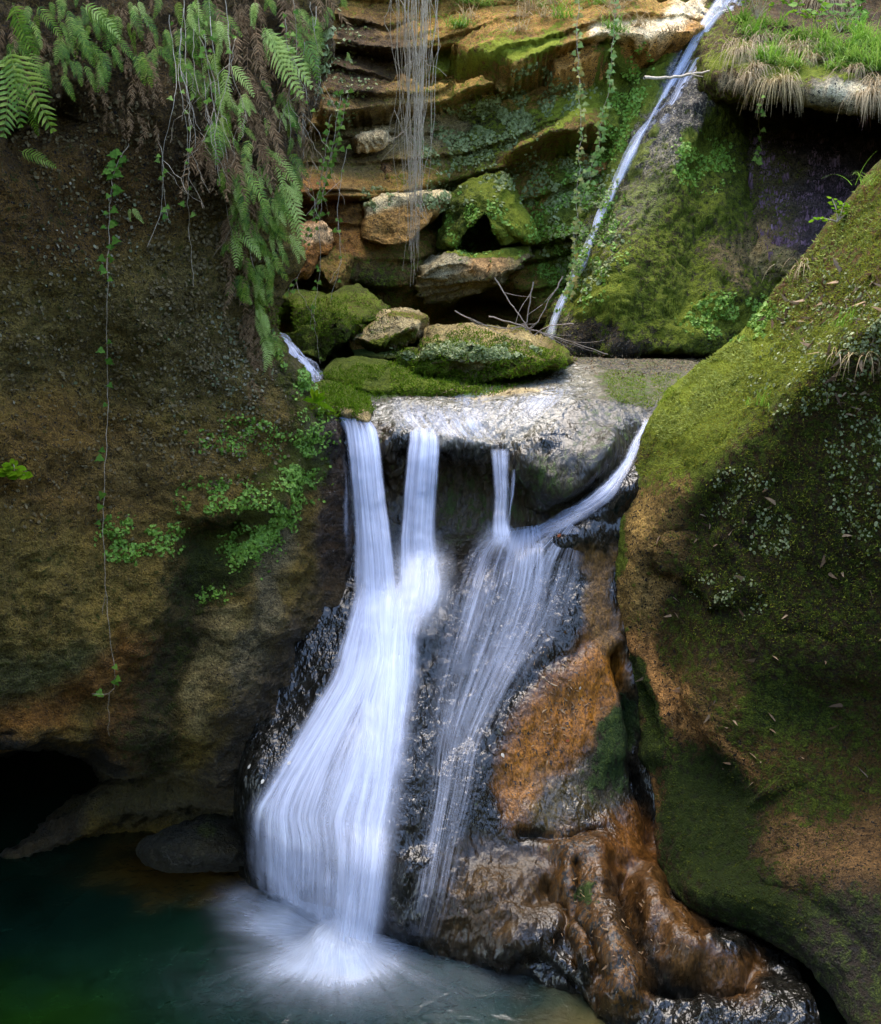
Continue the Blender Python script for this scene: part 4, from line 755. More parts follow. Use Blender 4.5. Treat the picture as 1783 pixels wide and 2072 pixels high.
# ------------------------------------------------------------------ foam boiling on the pool where the cascade lands
def pool_xy(u, v):
    a = W(u, v, 5.); k = CZ/(CZ-a[..., 2]); return a[..., 0]*k, a[..., 1]*k
Vs, Fs, At = [], [], []; off = 0
cx, cy = pool_xy(np.float64(690), np.float64(1895))
for L, (hh, kk) in enumerate(((.006, 1.), (.03, .8), (.06, .65), (.10, .5), (.15, .35))):
    nr, na = 90, 260
    r = np.linspace(.02, 1, nr)[:, None]; a = np.linspace(0, 2*math.pi, na)[None, :]
    X = cx+r*1.75*np.cos(a); Yq = cy+r*1.5*np.sin(a)
    P = np.stack([X, Yq, X*0], -1); u, v = PX(P)
    wu = fbm(P, 1.6, 2, .5, off=3.)*50; wv = fbm(P, 1.6, 2, .5, off=33.)*36
    g = lambda a0, b0, ra, rb, p=1.: np.exp(-(((u+wu-a0)/ra)**2+((v+wv-b0)/rb)**2)**p)
    D = 1.*g(705, 1930, 78, 46)+.6*g(578, 1848, 92, 42)+.36*g(640, 1935, 120, 58)+.07*g(740, 1990, 260, 80)
    D = D*(1+.35*fbm(P, 5, 3, .5, off=50.))
    D = np.clip(D, 0, 1.05)*kk*(1 if L == 0 else np.clip(D, 0, 1)**.7)
    D = D*sstep(1., .5, r)
    H = hh*sstep(.1, .9, D/kk)+.006+.02*fbm(P, 6, 3)*(L > 0)*D
    P[..., 2] = H+.004
    At.append(np.stack([a*1.0+r*0+L*11., r*1.7+a*0, D*.85], -1).reshape(-1, 3)); Vs.append(P.reshape(-1, 3)); Fs.append(gridfaces(nr, na)+off); off += nr*na
me = fast_mesh('foam', np.concatenate(Vs), np.concatenate(Fs), [M_FOAM])
a = me.attributes.new('Flow', 'FLOAT_VECTOR', 'POINT'); a.data.foreach_set('vector', np.concatenate(At).astype(np.float32).ravel())
link('foam', me, kind='stuff', label='white foam spreading over the pool from the foot of the cascade', category='foam')
# ------------------------------------------------------------------ unseen wall added behind the viewer to block sky light and reflections
th = np.linspace(R(205), R(335), 60)[None, :]; zz = np.linspace(-1, 6.4, 40)[:, None]
rad = 5.2+.25*(zz-4)-.02*(zz-4)**2*0
X = .3+rad*1.15*np.cos(th); Yg = 1.2+rad*np.sin(th)*1.1
G = np.stack([X, Yg, zz+th*0], -1)
G = G+normals(G)*(.9*fbm(G, .35, 4, .55, off=121.))[..., None]
rock('gorge_wall', G, M_CLIFF, dict(col=(.09, .07, .03), moss=.4, tone=.2, crust=.3), kind='structure', label='rock wall closing the gorge behind the viewpoint', category='cliff')
# ------------------------------------------------------------------ plants
bpy.context.view_layer.update(); DG = bpy.context.evaluated_depsgraph_get()
M_FERN = leafmat('fern_leaf', [(.04, .10, .006), (.09, .18, .010), (.17, .26, .02), (.28, .34, .05)], .5, .4)
M_FERNP = leafmat('pale_fern_leaf', [(.24, .36, .04), (.40, .48, .12), (.30, .40, .07)], .5, .35)
M_DEAD = leafmat('withered_leaf', [(.08, .045, .02), (.16, .092, .04), (.25, .155, .075), (.07, .04, .02)], .8, .2, .1)
M_IVY = leafmat('ivy_leaf', [(.05, .12, .01), (.10, .19, .02), (.18, .26, .05)], .65, .2, .12)
M_VINE = leafmat('vine_leaf', [(.07, .16, .02), (.13, .22, .04), (.20, .20, .04), (.32, .18, .03)], .5, .4)
M_STEM = leafmat('dry_stem', [(.20, .15, .09), (.34, .27, .18), (.42, .35, .26)], .8, 0., .1)
M_TWIG = leafmat('grey_twig', [(.22, .17, .13), (.34, .28, .22)], .8, 0., .1)
M_LIVER = leafmat('liverwort', [(.08, .16, .015), (.14, .26, .025), (.22, .34, .05)], .5, .2)
M_GREYL = leafmat('grey_green_leaves', [(.12, .16, .04), (.19, .22, .08), (.26, .28, .13)], .5, .15)
M_PURP = leafmat('purple_growth', [(.10, .055, .085), (.18, .10, .12), (.15, .14, .25)], .7, .1)
M_GRASS = leafmat('green_grass', [(.08, .20, .015), (.15, .29, .03), (.24, .32, .07)], .5, .35)
M_HAY = leafmat('dry_grass', [(.26, .19, .10), (.38, .30, .18), (.30, .24, .10)], .7, .3, .1)
M_LIME = leafmat('young_leaf', [(.07, .17, .003), (.11, .23, .005), (.16, .25, .008)], .8, .4, .05)
M_FUZZ = leafmat('moss_fuzz', [(.08, .11, .008), (.15, .18, .015), (.23, .25, .03), (.14, .12, .012)], .9, .3, .05)
M_CRUST = leafmat('crusty_bits', [(.05, .036, .016), (.10, .072, .03), (.15, .115, .055), (.05, .05, .016)], .8, .1, .1)
M_LITTER = leafmat('leaf_litter', [(.14, .08, .035), (.30, .21, .12), (.09, .05, .025), (.38, .31, .22)], .8, .1, .1)

class Geo:
    def __init__(s): s.V = []; s.F = []
    def tube(s, pts, r0, r1, k=4):
        n = len(pts); b = len(s.V); pts = [Vector(p) for p in pts]
        for i, p in enumerate(pts):
            d = (pts[min(i+1, n-1)]-pts[max(i-1, 0)]); d = d.normalized() if d.length > 1e-9 else Vector((0, 0, 1))
            a = d.orthogonal().normalized(); c = d.cross(a); r = r0+(r1-r0)*i/(n-1)
            for j in range(k):
                t_ = 2*math.pi*j/k; s.V.append(p+a*(r*math.cos(t_))+c*(r*math.sin(t_)))
        for i in range(n-1):
            for j in range(k):
                s.F.append((b+i*k+j, b+i*k+(j+1) % k, b+(i+1)*k+(j+1) % k, b+(i+1)*k+j))
    def blade(s, p, d, side, L, w, prof=(.55, 1., .85, .5, .04), droop=.2, up=None, cup=.15):
        """a leaf blade from p along d"""
        d = d.normalized(); side = side.normalized(); nrm = d.cross(side).normalized(); b = len(s.V); m = len(prof)
        for i, q in enumerate(prof):
            t_ = i/(m-1); c = p+d*(L*t_)+Vector((0, 0, -droop*L*t_*t_))
            s.V += [c-side*(w*q)+nrm*(cup*w*q), c, c+side*(w*q)+nrm*(cup*w*q)]
        for i in range(m-1):
            k = b+i*3
            s.F += [(k, k+1, k+4, k+3), (k+1, k+2, k+5, k+4)]
    def fan(s, p, x, y, outline, bend=.15):
        n = x.cross(y); b = len(s.V); s.V.append(p+n*0)
        for a, c in outline: s.V.append(p+x*a+y*c-n*(bend*(a*a+c*c)**.5))
        m = len(outline)
        for i in range(0, m, 2): s.F.append((b, b+1+i, b+1+(i+1) % m, b+1+(i+2) % m))
    def mesh(s, name, mat):
        me = bpy.data.meshes.new(name); me.from_pydata([tuple(v) for v in s.V], [], s.F); me.materials.append(mat)
        me.polygons.foreach_set('use_smooth', [True]*len(me.polygons)); me.update(); return me
IVY = [(0, -.1), (.30, -.22), (.55, -.06), (.36, .18), (.34, .42), (.15, .46), (0, .95), (-.15, .46), (-.34, .42), (-.36, .18), (-.55, -.06), (-.30, -.22)]
OVAL = [(0, 0), (.22, .15), (.33, .42), (.22, .75), (0, 1.), (-.22, .75), (-.33, .42), (-.22, .15)]
def frond(L, n, wid, seed, mat, name='frond', ragged=0., curl=.0):
    """a hanging fern frond: stalk along -Z, leaflets to both sides, face to -Y"""
    rd = random.Random(seed); g = Geo(); bend = rd.uniform(-.16, .16)*L; outw = rd.uniform(.12, .25)*L
    def pt(t_): return Vector((bend*t_*t_, -outw*math.sin(t_*2.3)*.9-curl*L*t_**3, -L*t_))
    g.tube([pt(i/9) for i in range(10)], .0022, .0009, 3)
    for i in range(n):
        t_ = .10+.89*i/(n-1); p = pt(t_); ax = (pt(min(t_+.03, 1.03))-pt(t_-.03)).normalized()
        l = wid*L*min(1, .45+t_*2.6)*(1-t_)**.62+.012
        for sg in (-1, 1):
            if rd.random() < ragged: continue
            q = l*rd.uniform(.85, 1.12)*(1-ragged*.3*rd.random())
            d = Vector((sg, rd.uniform(-.25, .1)+ragged*rd.uniform(-.6, .6), 0))+ax*(rd.uniform(.35, .6)+ragged*rd.uniform(0, 1.2))
            side = ax+Vector((sg*-.25, ragged*rd.uniform(-.8, .8), 0))
            g.blade(p, d, side, q, L*.29/n*(1-.25*ragged), droop=.28+ragged*.5, cup=.25+ragged)
    return g.mesh(name, mat)
FR = [frond(.42, 14, .24, 10+i, M_FERN) for i in range(5)]
FRP = [frond(.42, 14, .21, 30+i, M_FERNP) for i in range(3)]
FRD = [frond(.42, 17, .17, 50+i, M_DEAD, ragged=.35, curl=.1) for i in range(6)]
def hit(u, v, lift=.0):
    o = Vector((0, 0, CZ)); d = (Vector(W(u, v, 5.))-o).normalized()
    h, loc, nor, idx, ob, _m = SC.ray_cast(DG, o, d)
    if not h: return None, None
    if nor.dot(d) > 0: nor = -nor
    return loc+nor*lift-d*lift, nor
def fern(u, v, n, size, lean, label, group=None, meshes=FR, spread=22, name='fern', cat='fern', lift=.05, rd=random):
    p, nor = hit(u, v, lift)
    if p is None: return
    e = empty(name, p, label, cat, group)
    e.rotation_euler = (0, 0, math.atan2(nor.x, -nor.y)*.5+rd.uniform(-.25, .25))
    for k in range(n):
        f = link('frond', rd.choice(meshes), e)
        a = lean+(k-(n-1)/2)*spread+rd.uniform(-7, 7)
        s_ = size*.84/.42*rd.uniform(.8, 1.12)
        f.rotation_euler = (R(rd.uniform(-14, 10)), R(-a), R(rd.uniform(-25, 25))); f.scale = (s_, s_, s_)
        f.location = (rd.uniform(-.02, .02), -.012*k, rd.uniform(-.02, .02))
    return e
# the ferns one can single out (u, v of the root, fronds, length m, lean in degrees to the right)
for a in ((18, 20, 2, .36, 24, 'green fern frond slanting down from the top left corner', FR), (2, 95, 3, .50, 8, 'large bright fern clump hanging at the left edge above the dark hollow', FR),
          (268, 0, 2, .16, 2, 'small pale fern hanging at the top edge of the cliff', FRP), (60, 185, 1, .22, 14, 'single fern frond right of the large clump at the left edge', FR),
          (160, 0, 1, .25, 52, 'fern frond arching far right along the top of the cliff', FRP), (536, 84, 2, .50, 34, 'longest pale fern hanging towards the back ledge', FRP),
          (588, 66, 2, .36, 14, 'dark green fern just behind the longest pale fern', FR), (462, 150, 3, .27, 20, 'spread of pale fern fronds in the middle of the fern curtain', FRP),
          (690, 0, 3, .34, -4, 'dark fern hanging at the top where the cliff meets the back wall', FR), (404, 0, 2, .22, -10, 'fern at the top edge among the thin trailing stems', FR),
          (424, 252, 2, .28, -4, 'ladder like dark fern left of the dead brown curtain', FR), (540, 305, 2, .26, 20, 'arched fern low on the right of the fern curtain', FRP),
          (578, 315, 1, .22, 30, 'small arched fern on the corner of the cliff', FR), (485, 340, 2, .30, 6, 'upright hanging fern above the pale drooping one', FR),
          (560, 360, 2, .36, 16, 'fern hanging down the cliff corner beside the orange rock', FRP), (478, 468, 3, .28, 26, 'grey green drooping fern low on the cliff corner', FRP),
          (512, 618, 2, .20, 24, 'small fern just above the little white rill', FRP), (700, 96, 2, .16, 6, 'bluish fern tuft on the ledge left of the root curtain', FRP),
          (275, 420, 2, .11, 20, 'tiny fern alone on the bare middle of the cliff', FRP), (20, 310, 1, .2, 70, 'fern frond reaching right below the dark hollow', FR)):
    fern(*a[:5], a[5], meshes=a[6])
rd = random.Random(4)
for i in range(185):
    u = rd.uniform(375, 668); v = rd.uniform(-10, 600)
    if u > 655-.16*v-10 or u < 380+.16*v: continue
    fern(u, v, rd.choice((1, 2, 2, 3)), rd.uniform(.10, .21), rd.uniform(-6, 34), 'green fern among many in the curtain on the corner of the cliff', 'green ferns of the hanging curtain', FR if rd.random() < .7 else FRP, rd=rd)
for i in range(84):
    u = rd.uniform(0, 420); v = rd.uniform(-10, 170)
    fern(u, v, rd.choice((1, 2)), rd.uniform(.10, .2), rd.uniform(-10, 34), 'small green fern sprouting among dead fronds on the upper left cliff', 'small ferns of the upper left cliff', FR, rd=rd)
for i in range(70):
    u = rd.uniform(390, 650); v = rd.uniform(-20, 330)
    if u > 650-.15*v: continue
    fern(u, v, rd.choice((2, 3)), rd.uniform(.2, .4), rd.uniform(-8, 14), 'withered brown fern hanging in the thick curtain on the cliff corner', 'withered ferns of the curtain', FRD, 14, name='withered_fern', lift=.02, rd=rd)
for i in range(36):
    t_ = rd.random(); u = 470+60*t_+rd.uniform(-35, 35); v = 340+430*t_
    fern(u, v, 2, rd.uniform(.16, .32), rd.uniform(-8, 10), 'withered brown fern hanging low on the cliff corner above the rill', 'withered ferns low on the corner', FRD, 14, name='withered_fern', lift=.02, rd=rd)
for i in range(44):
    u = rd.uniform(0, 420); v = rd.uniform(-10, 240)*(1 if u > 200 else .8)
    fern(u, v, 2, rd.uniform(.12, .26), rd.uniform(-14, 20), 'withered brown fern clinging to the upper left cliff', 'withered ferns of the upper left cliff', FRD, 18, name='withered_fern', lift=.02, rd=rd)
for i in range(46):
    t_ = rd.random(); v = 300+390*t_; u = np.interp(v, [300, 450, 600, 700], [596, 562, 545, 560])-abs(rd.gauss(0, 42))-8
    fern(u, v, rd.choice((1, 2, 2)), rd.uniform(.12, .22), rd.uniform(0, 38), 'green fern low on the cliff corner beside the back chamber', 'green ferns low on the cliff corner', FR if rd.random() < .5 else FRP, rd=rd)
# ------------------------------------------------------------------ vines: thin stems with leaves along them
def vine(name, pts, label, cat, leaves=(), size=.03, Y=None, off=.05, r=.0028, mat=M_IVY, shape=IVY, wob=5, seed=0, group=None, branch=0):
    rd = random.Random(seed); P = []
    C = np.array(pts, float); tt = np.linspace(0, len(C)-1, (len(C)-1)*7+1); S_ = catmull(C, tt)
    for i, (u, v) in enumerate(S_):
        u += rd.uniform(-wob, wob)*.4
        if Y is None:
            p, _n = hit(u, v, 0)
            y = (p.y if p else 6)-off
            if P: y = min(max(y, P[-1].y-.12), P[-1].y+.12)
        else: y = Y if not hasattr(Y, '__len__') else float(np.interp(i/len(S_), np.linspace(0, 1, len(Y)), Y))
        P.append(Vector(W(u, v, y)))
    e = empty(name, P[0], label, cat, group); inv = Matrix.Translation(-e.location)
    g = Geo(); g.tube(P, r, r*.5, 4)
    for b in range(branch):
        i = rd.randrange(4, len(P)-3); q = P[i].copy(); L = [q.copy()]; dx = rd.uniform(-.03, .03)
        for k in range(rd.randrange(4, 9)): q = q+Vector((dx+rd.uniform(-.02, .02), rd.uniform(-.02, .01), -rd.uniform(.02, .05))); L.append(q.copy())
        g.tube(L, r*.7, r*.4, 3)
    o = link('stem', g.mesh('stem', M_STEM), e); o.matrix_parent_inverse = inv
    g = Geo()
    for (t0, t1, n) in leaves:
        for k in range(n):
            p = P[min(int((t0+(t1-t0)*rd.random())*(len(P)-1)), len(P)-1)]
            a = rd.uniform(-2.6, 2.6); sz = size*rd.uniform(.6, 1.3)
            y_ = Vector((math.sin(a), rd.uniform(-.7, 0), -abs(math.cos(a))*.8)).normalized(); x_ = y_.cross(Vector((rd.uniform(-.3, .3), -1, rd.uniform(-.1, .6)))).normalized()
            g.fan(p+Vector((math.sin(a)*sz*.5, -rd.uniform(.005, .03), rd.uniform(-.02, .02))), x_*sz, y_*sz, shape)
    if g.V:
        o = link('leaves', g.mesh('leaves', mat), e); o.matrix_parent_inverse = inv
    return e
vine('ivy_vine', [(262, 290), (232, 345), (222, 430), (218, 560), (217, 700), (219, 800), (213, 940), (208, 1060), (214, 1180), (222, 1285), (233, 1370), (222, 1402), (186, 1404)], 'long thin ivy strand hanging straight down the bare cliff', 'ivy', [(.03, .26, 34), (.26, .6, 12), (.6, .95, 6)], .040, seed=1, branch=2)
vine('ivy_vine', [(318, 270), (330, 330), (326, 420), (300, 500)], 'short bare looping stem right of the long ivy strand', 'vine', [(.1, .9, 3)], .03, seed=2)
for i, (pts, lab, lv) in enumerate((([(372, -20), (376, 120), (384, 260), (380, 400), (384, 470), (392, 580)], 'pale stem trailing below the fern curtain, leftmost of three', 12),
        ([(398, -20), (410, 140), (430, 280), (455, 400), (480, 520)], 'pale stem slanting right under the fern curtain, second of three', 16),
        ([(420, -20), (440, 160), (462, 330), (500, 480), (530, 600)], 'pale stem slanting right under the fern curtain, third of three', 14))):
    vine('trailing_vine', pts, lab, 'vine', [(0, .8, lv)], .03, seed=10+i, off=.12, branch=3)
rv = random.Random(77)
for i in range(15):
    u = rv.uniform(330, 640); v0 = rv.uniform(-20, 120); L_ = rv.uniform(180, 420); dx = rv.uniform(-10, 70); k_ = rv.uniform(-14, 14)
    vine('trailing_vine', [(u, v0), (u+dx*.3+k_, v0+L_*.35), (u+dx*.6-k_, v0+L_*.7), (u+dx, v0+L_)], 'thin pale stem hanging among the ferns of the curtain', 'vine', [(0, 1, rv.randrange(0, 9))], .026, seed=60+i, off=rv.uniform(.12, .3), r=.0022, branch=2, group='pale stems among the ferns')
for i, (pts, lab, n) in enumerate((([(706, 180), (690, 250), (668, 330), (640, 430), (610, 540), (588, 600)], 'leafy ivy strand slanting down past the orange rock', 46),
        ([(690, 190), (672, 300), (650, 420), (646, 560), (636, 640), (648, 735)], 'ivy strand whose bare tip hangs to the green bank', 26),
        ([(670, 230), (655, 330), (628, 460), (600, 530)], 'short ivy strand against the cliff corner', 26), ([(700, 300), (684, 420), (690, 520), (668, 610)], 'bare curling strand right of the ivy strands', 8))):
    vine('ivy_vine', pts, lab, 'ivy', [(0, .7, n), (.7, 1, n//6)], .034, Y=8.3-.2*i, seed=20+i, mat=M_IVY, branch=3)
vine('ivy_vine', [(1172, -40), (1170, 120), (1176, 260), (1168, 400), (1160, 520), (1154, 596)], 'leafy strand hanging free nearest the viewer, ending by the upper stream', 'ivy', [(0, 1, 150)], .017, Y=4.2, seed=31, mat=M_VINE, r=.0015, wob=9)
vine('ivy_vine', [(1246, -40), (1238, 120), (1220, 240), (1204, 320), (1176, 420), (1162, 500)], 'leafy strand hanging free and slanting left over the upper stream', 'ivy', [(0, .75, 120)], .017, Y=4.2, seed=32, mat=M_VINE, r=.0015, wob=9)
vine('ivy_vine', [(1742, -20), (1738, 30), (1730, 60), (1722, 90)], 'dark ivy mat hanging at the top right corner', 'ivy', [(0, 1, 60)], .06, seed=33, off=.1)
vine('ivy_vine', [(1538, 190), (1536, 240), (1540, 300), (1530, 330)], 'small ivy strand hanging in front of the alcove', 'ivy', [(0, 1, 22)], .045, seed=34, off=.4)
# ------------------------------------------------------------------ curtain of hanging roots
rd = random.Random(9)
e = empty('hanging_roots', tuple(W(850, -60, 9.6)), 'curtain of pale dry roots hanging in front of the layered wall', 'roots'); inv = Matrix.Translation(-e.location)
for k in range(62):
    u0 = rd.gauss(848, 27); end = rd.choice((180, 260, 330, 400, 400, 430, 480, 540))+rd.uniform(-40, 40); u1 = 842+(u0-846)*rd.uniform(-.2, 1.1)*(1 if end < 330 else .6)-(end-300)*.03
    y0 = 9.6+rd.uniform(-.25, .25); P = []; fq = rd.uniform(3, 9); ph = rd.uniform(0, 6); am = rd.uniform(1, 9)
    for i in range(16):
        t_ = i/15; v = -60+(end+60)*t_
        P.append(W(u0+(u1-u0)*t_+am*(math.sin(ph+t_*fq)+.5*math.sin(ph*2+t_*fq*2.7))+rd.uniform(-1.5, 1.5), v, y0))
    g = Geo(); g.tube(P, rd.uniform(.002, .004), .0015, 3)
    if rd.random() < .5:
        q = Vector(P[12]); L = [q.copy()]; dx = rd.uniform(-.05, .05)
        for s_ in range(5): q = q+Vector((dx+rd.uniform(-.02, .02), 0, -rd.uniform(.01, .06))); L.append(q.copy())
        g.tube(L, .003, .0015, 3)
    o = link('root', g.mesh('root', M_STEM), e); o.matrix_parent_inverse = inv
# ------------------------------------------------------------------ grass tufts along the overhang and on the slope
def tuft(u, v, n, L, mat, label, group=None, hang=1., Y=None, lean=0, seed=0, w=.004, name='grass_tuft', fan=.6):
    rd = random.Random(seed); p, nor = hit(u, v, 0)
    if p is None: return
    g = Geo()
    for k in range(n):
        a = rd.gauss(lean, fan); d0 = Vector((math.sin(a), -rd.uniform(.1, .8), rd.uniform(.3, 1.)*(1.3-hang*.5))).normalized()
        l = L*rd.uniform(.5, 1.15); q = Vector((rd.gauss(0, .05), rd.gauss(0, .04), 0)); P = [q.copy()]; d = d0.copy()
        for s_ in range(6):
            q = q+d*(l/6); P.append(q.copy()); d = (d+Vector((0, 0, -hang*rd.uniform(.35, .7)))).normalized()
        b = len(g.V); sd = d0.cross(Vector((0, 0, 1))).normalized()
        for s_, c in enumerate(P):
            ww = w*(1-s_/6.5); g.V += [c-sd*ww, c+sd*ww]
        for s_ in range(6): g.F.append((b+2*s_, b+2*s_+1, b+2*s_+3, b+2*s_+2))
    o = link(name, g.mesh(name, mat), label=label, category='grass'); o.location = p
    if group: o['group'] = group
    return o
rd = random.Random(21)
for i in range(13):
    u = 1480+rd.random()*300; v = 115+(u-1480)*.10+rd.uniform(-40, 50)
    tuft(u, v, 70, rd.uniform(.2, .42), M_HAY, 'dry straw coloured grass tuft drooping over the rock overhang', 'dry grass tufts of the overhang', 1.1, seed=i, w=.005)
for i in range(34):
    u = 1490+rd.random()*290; v = 75+(u-1480)*.10+rd.uniform(-40, 50)
    tuft(u, v, 60, rd.uniform(.2, .36), M_GRASS, 'fresh green grass tuft on top of the rock overhang', 'green grass tufts of the overhang', .5, seed=100+i, w=.006)
for i, (u, v, L, m_, lab) in enumerate(((1575, 170, .5, M_HAY, 'long straw tuft hanging furthest into the alcove'), (1755, 195, .42, M_HAY, 'pointed grass tuft hanging at the right end of the overhang'), (1500, 110, .6, M_HAY, 'big drooping straw tuft beside the top of the upper fall'), (1665, 0, .7, M_HAY, 'reddish dry grass hanging from the bank at the top right'))):
    tuft(u, v, 120, L, m_, lab, seed=200+i, hang=1.3, fan=.4)
for i, (u, v, m_, lab) in enumerate(((1710, 660, M_GRASS, 'thin green grass tuft on the mossy slope by the right edge'), (1545, 820, M_GRASS, 'tiny grass tuft in the middle of the bright moss slope'), (1776, 375, M_GRASS, 'grass blades on the crest of the slope at the right edge'), (1740, 720, M_HAY, 'pale dry stalks trailing down the mossy slope'), (1620, 540, M_HAY, 'few dry stalks lying near the crest of the slope'))):
    tuft(u, v, 26, .22, m_, lab, seed=220+i, hang=.4 if m_ is M_GRASS else 1.1, w=.003)
for i in range(24):
    u = rd.uniform(900, 1380); v = rd.uniform(0, 70)
    tuft(u, v, 40, rd.uniform(.18, .4), M_GRASS if i % 2 else M_HAY, ('green' if i % 2 else 'dry')+' grass tuft on the sunlit shelf at the top of the back wall', ('green' if i % 2 else 'dry')+' grass tufts of the top shelf', .6, seed=300+i, w=.005)
# ------------------------------------------------------------------ leafy shrubs
def shrub(u, v, n, H, size, mat, label, seed=0, name='shrub', lift=.1, spread=.5):
    rd = random.Random(seed); p, nor = hit(u, v, lift)
    if p is None: return
    e = empty(name, p, label, 'shrub' if name == 'shrub' else 'plant'); gs = Geo(); gl = Geo()
    for k in range(n):
        q = Vector((0, 0, 0)); d = Vector((rd.gauss(0, spread), rd.uniform(-.6, .1), 1)).normalized(); P = [q.copy()]; l = H*rd.uniform(.5, 1.1)
        for s_ in range(7):
            q = q+d*(l/7); P.append(q.copy()); d = (d+Vector((rd.gauss(0, .15), rd.gauss(0, .1), -.08))).normalized()
            if s_ > 1:
                for _ in range(3):
                    a = rd.uniform(0, 6.28); y_ = Vector((math.cos(a), math.sin(a)*.6-.2, rd.uniform(-.3, .4))).normalized(); x_ = y_.cross(Vector((rd.uniform(-.3, .3), -.7, .7))).normalized(); sz = size*rd.uniform(.6, 1.2)
                    gl.fan(q+y_*sz*.2, x_*sz, y_*sz, OVAL)
        gs.tube(P, .005, .002, 4)
    link('stem', gs.mesh('stem', M_STEM), e); link('leaves', gl.mesh('leaves', mat), e)
for i, a in enumerate(((1530, 60, 14, .75, .055, M_LIME, 'bright lime green bush beside the head of the upper fall'), (1505, 30, 8, .5, .055, M_LIME, 'small lime bush at the very top by the stream'), (1600, 50, 7, .5, .055, M_LIME, 'pale leafy shrub in front of the dark bank, left of two'), (1650, 78, 4, .35, .055, M_LIME, 'low pale shrub under the dry hanging grass'),
                       (1690, 80, 6, .5, .07, M_IVY, 'thin shrub with small leaves near the right edge of the overhang'))):
    shrub(*a, seed=400+i)
shrub(22, 965, 4, .10, .055, M_LIME, 'small plant with broad green leaves on the left edge of the cliff', 410, 'leafy_plant', .03, .8)
shrub(1700, 450, 5, .16, .03, M_LIME, 'small bright fern like sprig on the crest of the slope', 411, 'leafy_plant', .02, 1.2)
# strap leaved fern by the rill
p, _n = hit(628, 815, .03); g = Geo(); rd = random.Random(3)
e = empty('strap_fern', p, 'bright green strap leaved fern beside the first fall', 'fern')
for a, L in ((-8, .13), (10, .12), (35, .12), (52, .10), (100, .14), (-60, .09)):
    g = Geo(); d = Vector((math.sin(R(a)), -.35, math.cos(R(a)))); g.blade(Vector((0, 0, 0)), d, d.cross(Vector((0, -1, .2))), L, .016, (.35, .8, 1, .9, .6, .05), .25); link('leaf', g.mesh('leaf', M_LIME), e)
# ------------------------------------------------------------------ bare twigs and sticks
def branchy(name, pts, label, r=.008, nb=4, seed=0, Y=9., cat='branch', mat=M_TWIG, sub=.3):
    rd = random.Random(seed); e_ = Geo(); C = np.array(pts, float); S_ = catmull(C, np.linspace(0, len(C)-1, 20))
    yy = np.interp(np.linspace(0, 1, 20), np.linspace(0, 1, len(Y)), Y) if hasattr(Y, '__len__') else [Y]*20
    P = [Vector(W(a+rd.uniform(-1.5, 1.5), b+rd.uniform(-1.5, 1.5), y)) for (a, b), y in zip(S_, yy)]
    e_.tube(P, r, r*.4, 5)
    for k in range(nb):
        i = rd.randrange(3, 17); d = (P[i+1]-P[i]).normalized(); d = (d+Vector((rd.uniform(-.8, .8), rd.uniform(-.4, .4), rd.uniform(-.5, .8)))).normalized(); q = P[i].copy(); L = [q.copy()]
        for s_ in range(6): q = q+d*(sub/6); d = (d+Vector((rd.uniform(-.2, .2), rd.uniform(-.1, .1), rd.uniform(-.15, .15)))).normalized(); L.append(q.copy())
        e_.tube(L, r*.5, r*.2, 4)
    return link(name, e_.mesh(name, mat), label=label, category=cat)
branchy('bare_branch', [(990, 640), (1040, 655), (1090, 672), (1150, 690), (1230, 718)], 'longest grey twig lying across the foot of the upper fall', .007, 6, 1, 8.4)
branchy('bare_branch', [(1000, 560), (1030, 610), (1060, 650), (1090, 700)], 'grey twig leaning left in the brush by the dark hole', .006, 5, 2, 8.5)
branchy('bare_branch', [(1080, 570), (1070, 620), (1064, 660), (1050, 690)], 'upright grey twig in the brush by the dark hole', .006, 5, 3, 8.45)
branchy('bare_branch', [(1140, 560), (1110, 610), (1080, 660), (1030, 680)], 'grey twig leaning right in front of the upper stream', .006, 5, 4, 8.4)
branchy('bare_branch', [(920, 628), (960, 650), (1010, 664), (1060, 660)], 'grey twig pointing left over the long mossy boulder', .006, 4, 5, 8.5)
branchy('bare_branch', [(1160, 655), (1110, 660), (1060, 690), (1010, 700)], 'low grey twig crossing the brush behind the long mossy boulder', .005, 4, 6, 8.4)
branchy('fallen_stick', [(1304, 158), (1345, 158), (1390, 152), (1430, 145), (1470, 134)], 'brown stick lying across the upper fall', .018, 2, 7, [11.0, 11.1, 11.1, 11.05, 10.9], 'stick', M_STEM, .15)
p, n_ = hit(1115, 1382, .01)
branchy('driftwood', [(1098, 1370), (1110, 1380), (1130, 1390)], 'short dark wet stick stuck on the orange rock', .008, 1, 8, p.y-.015, 'stick', M_STEM, .05)
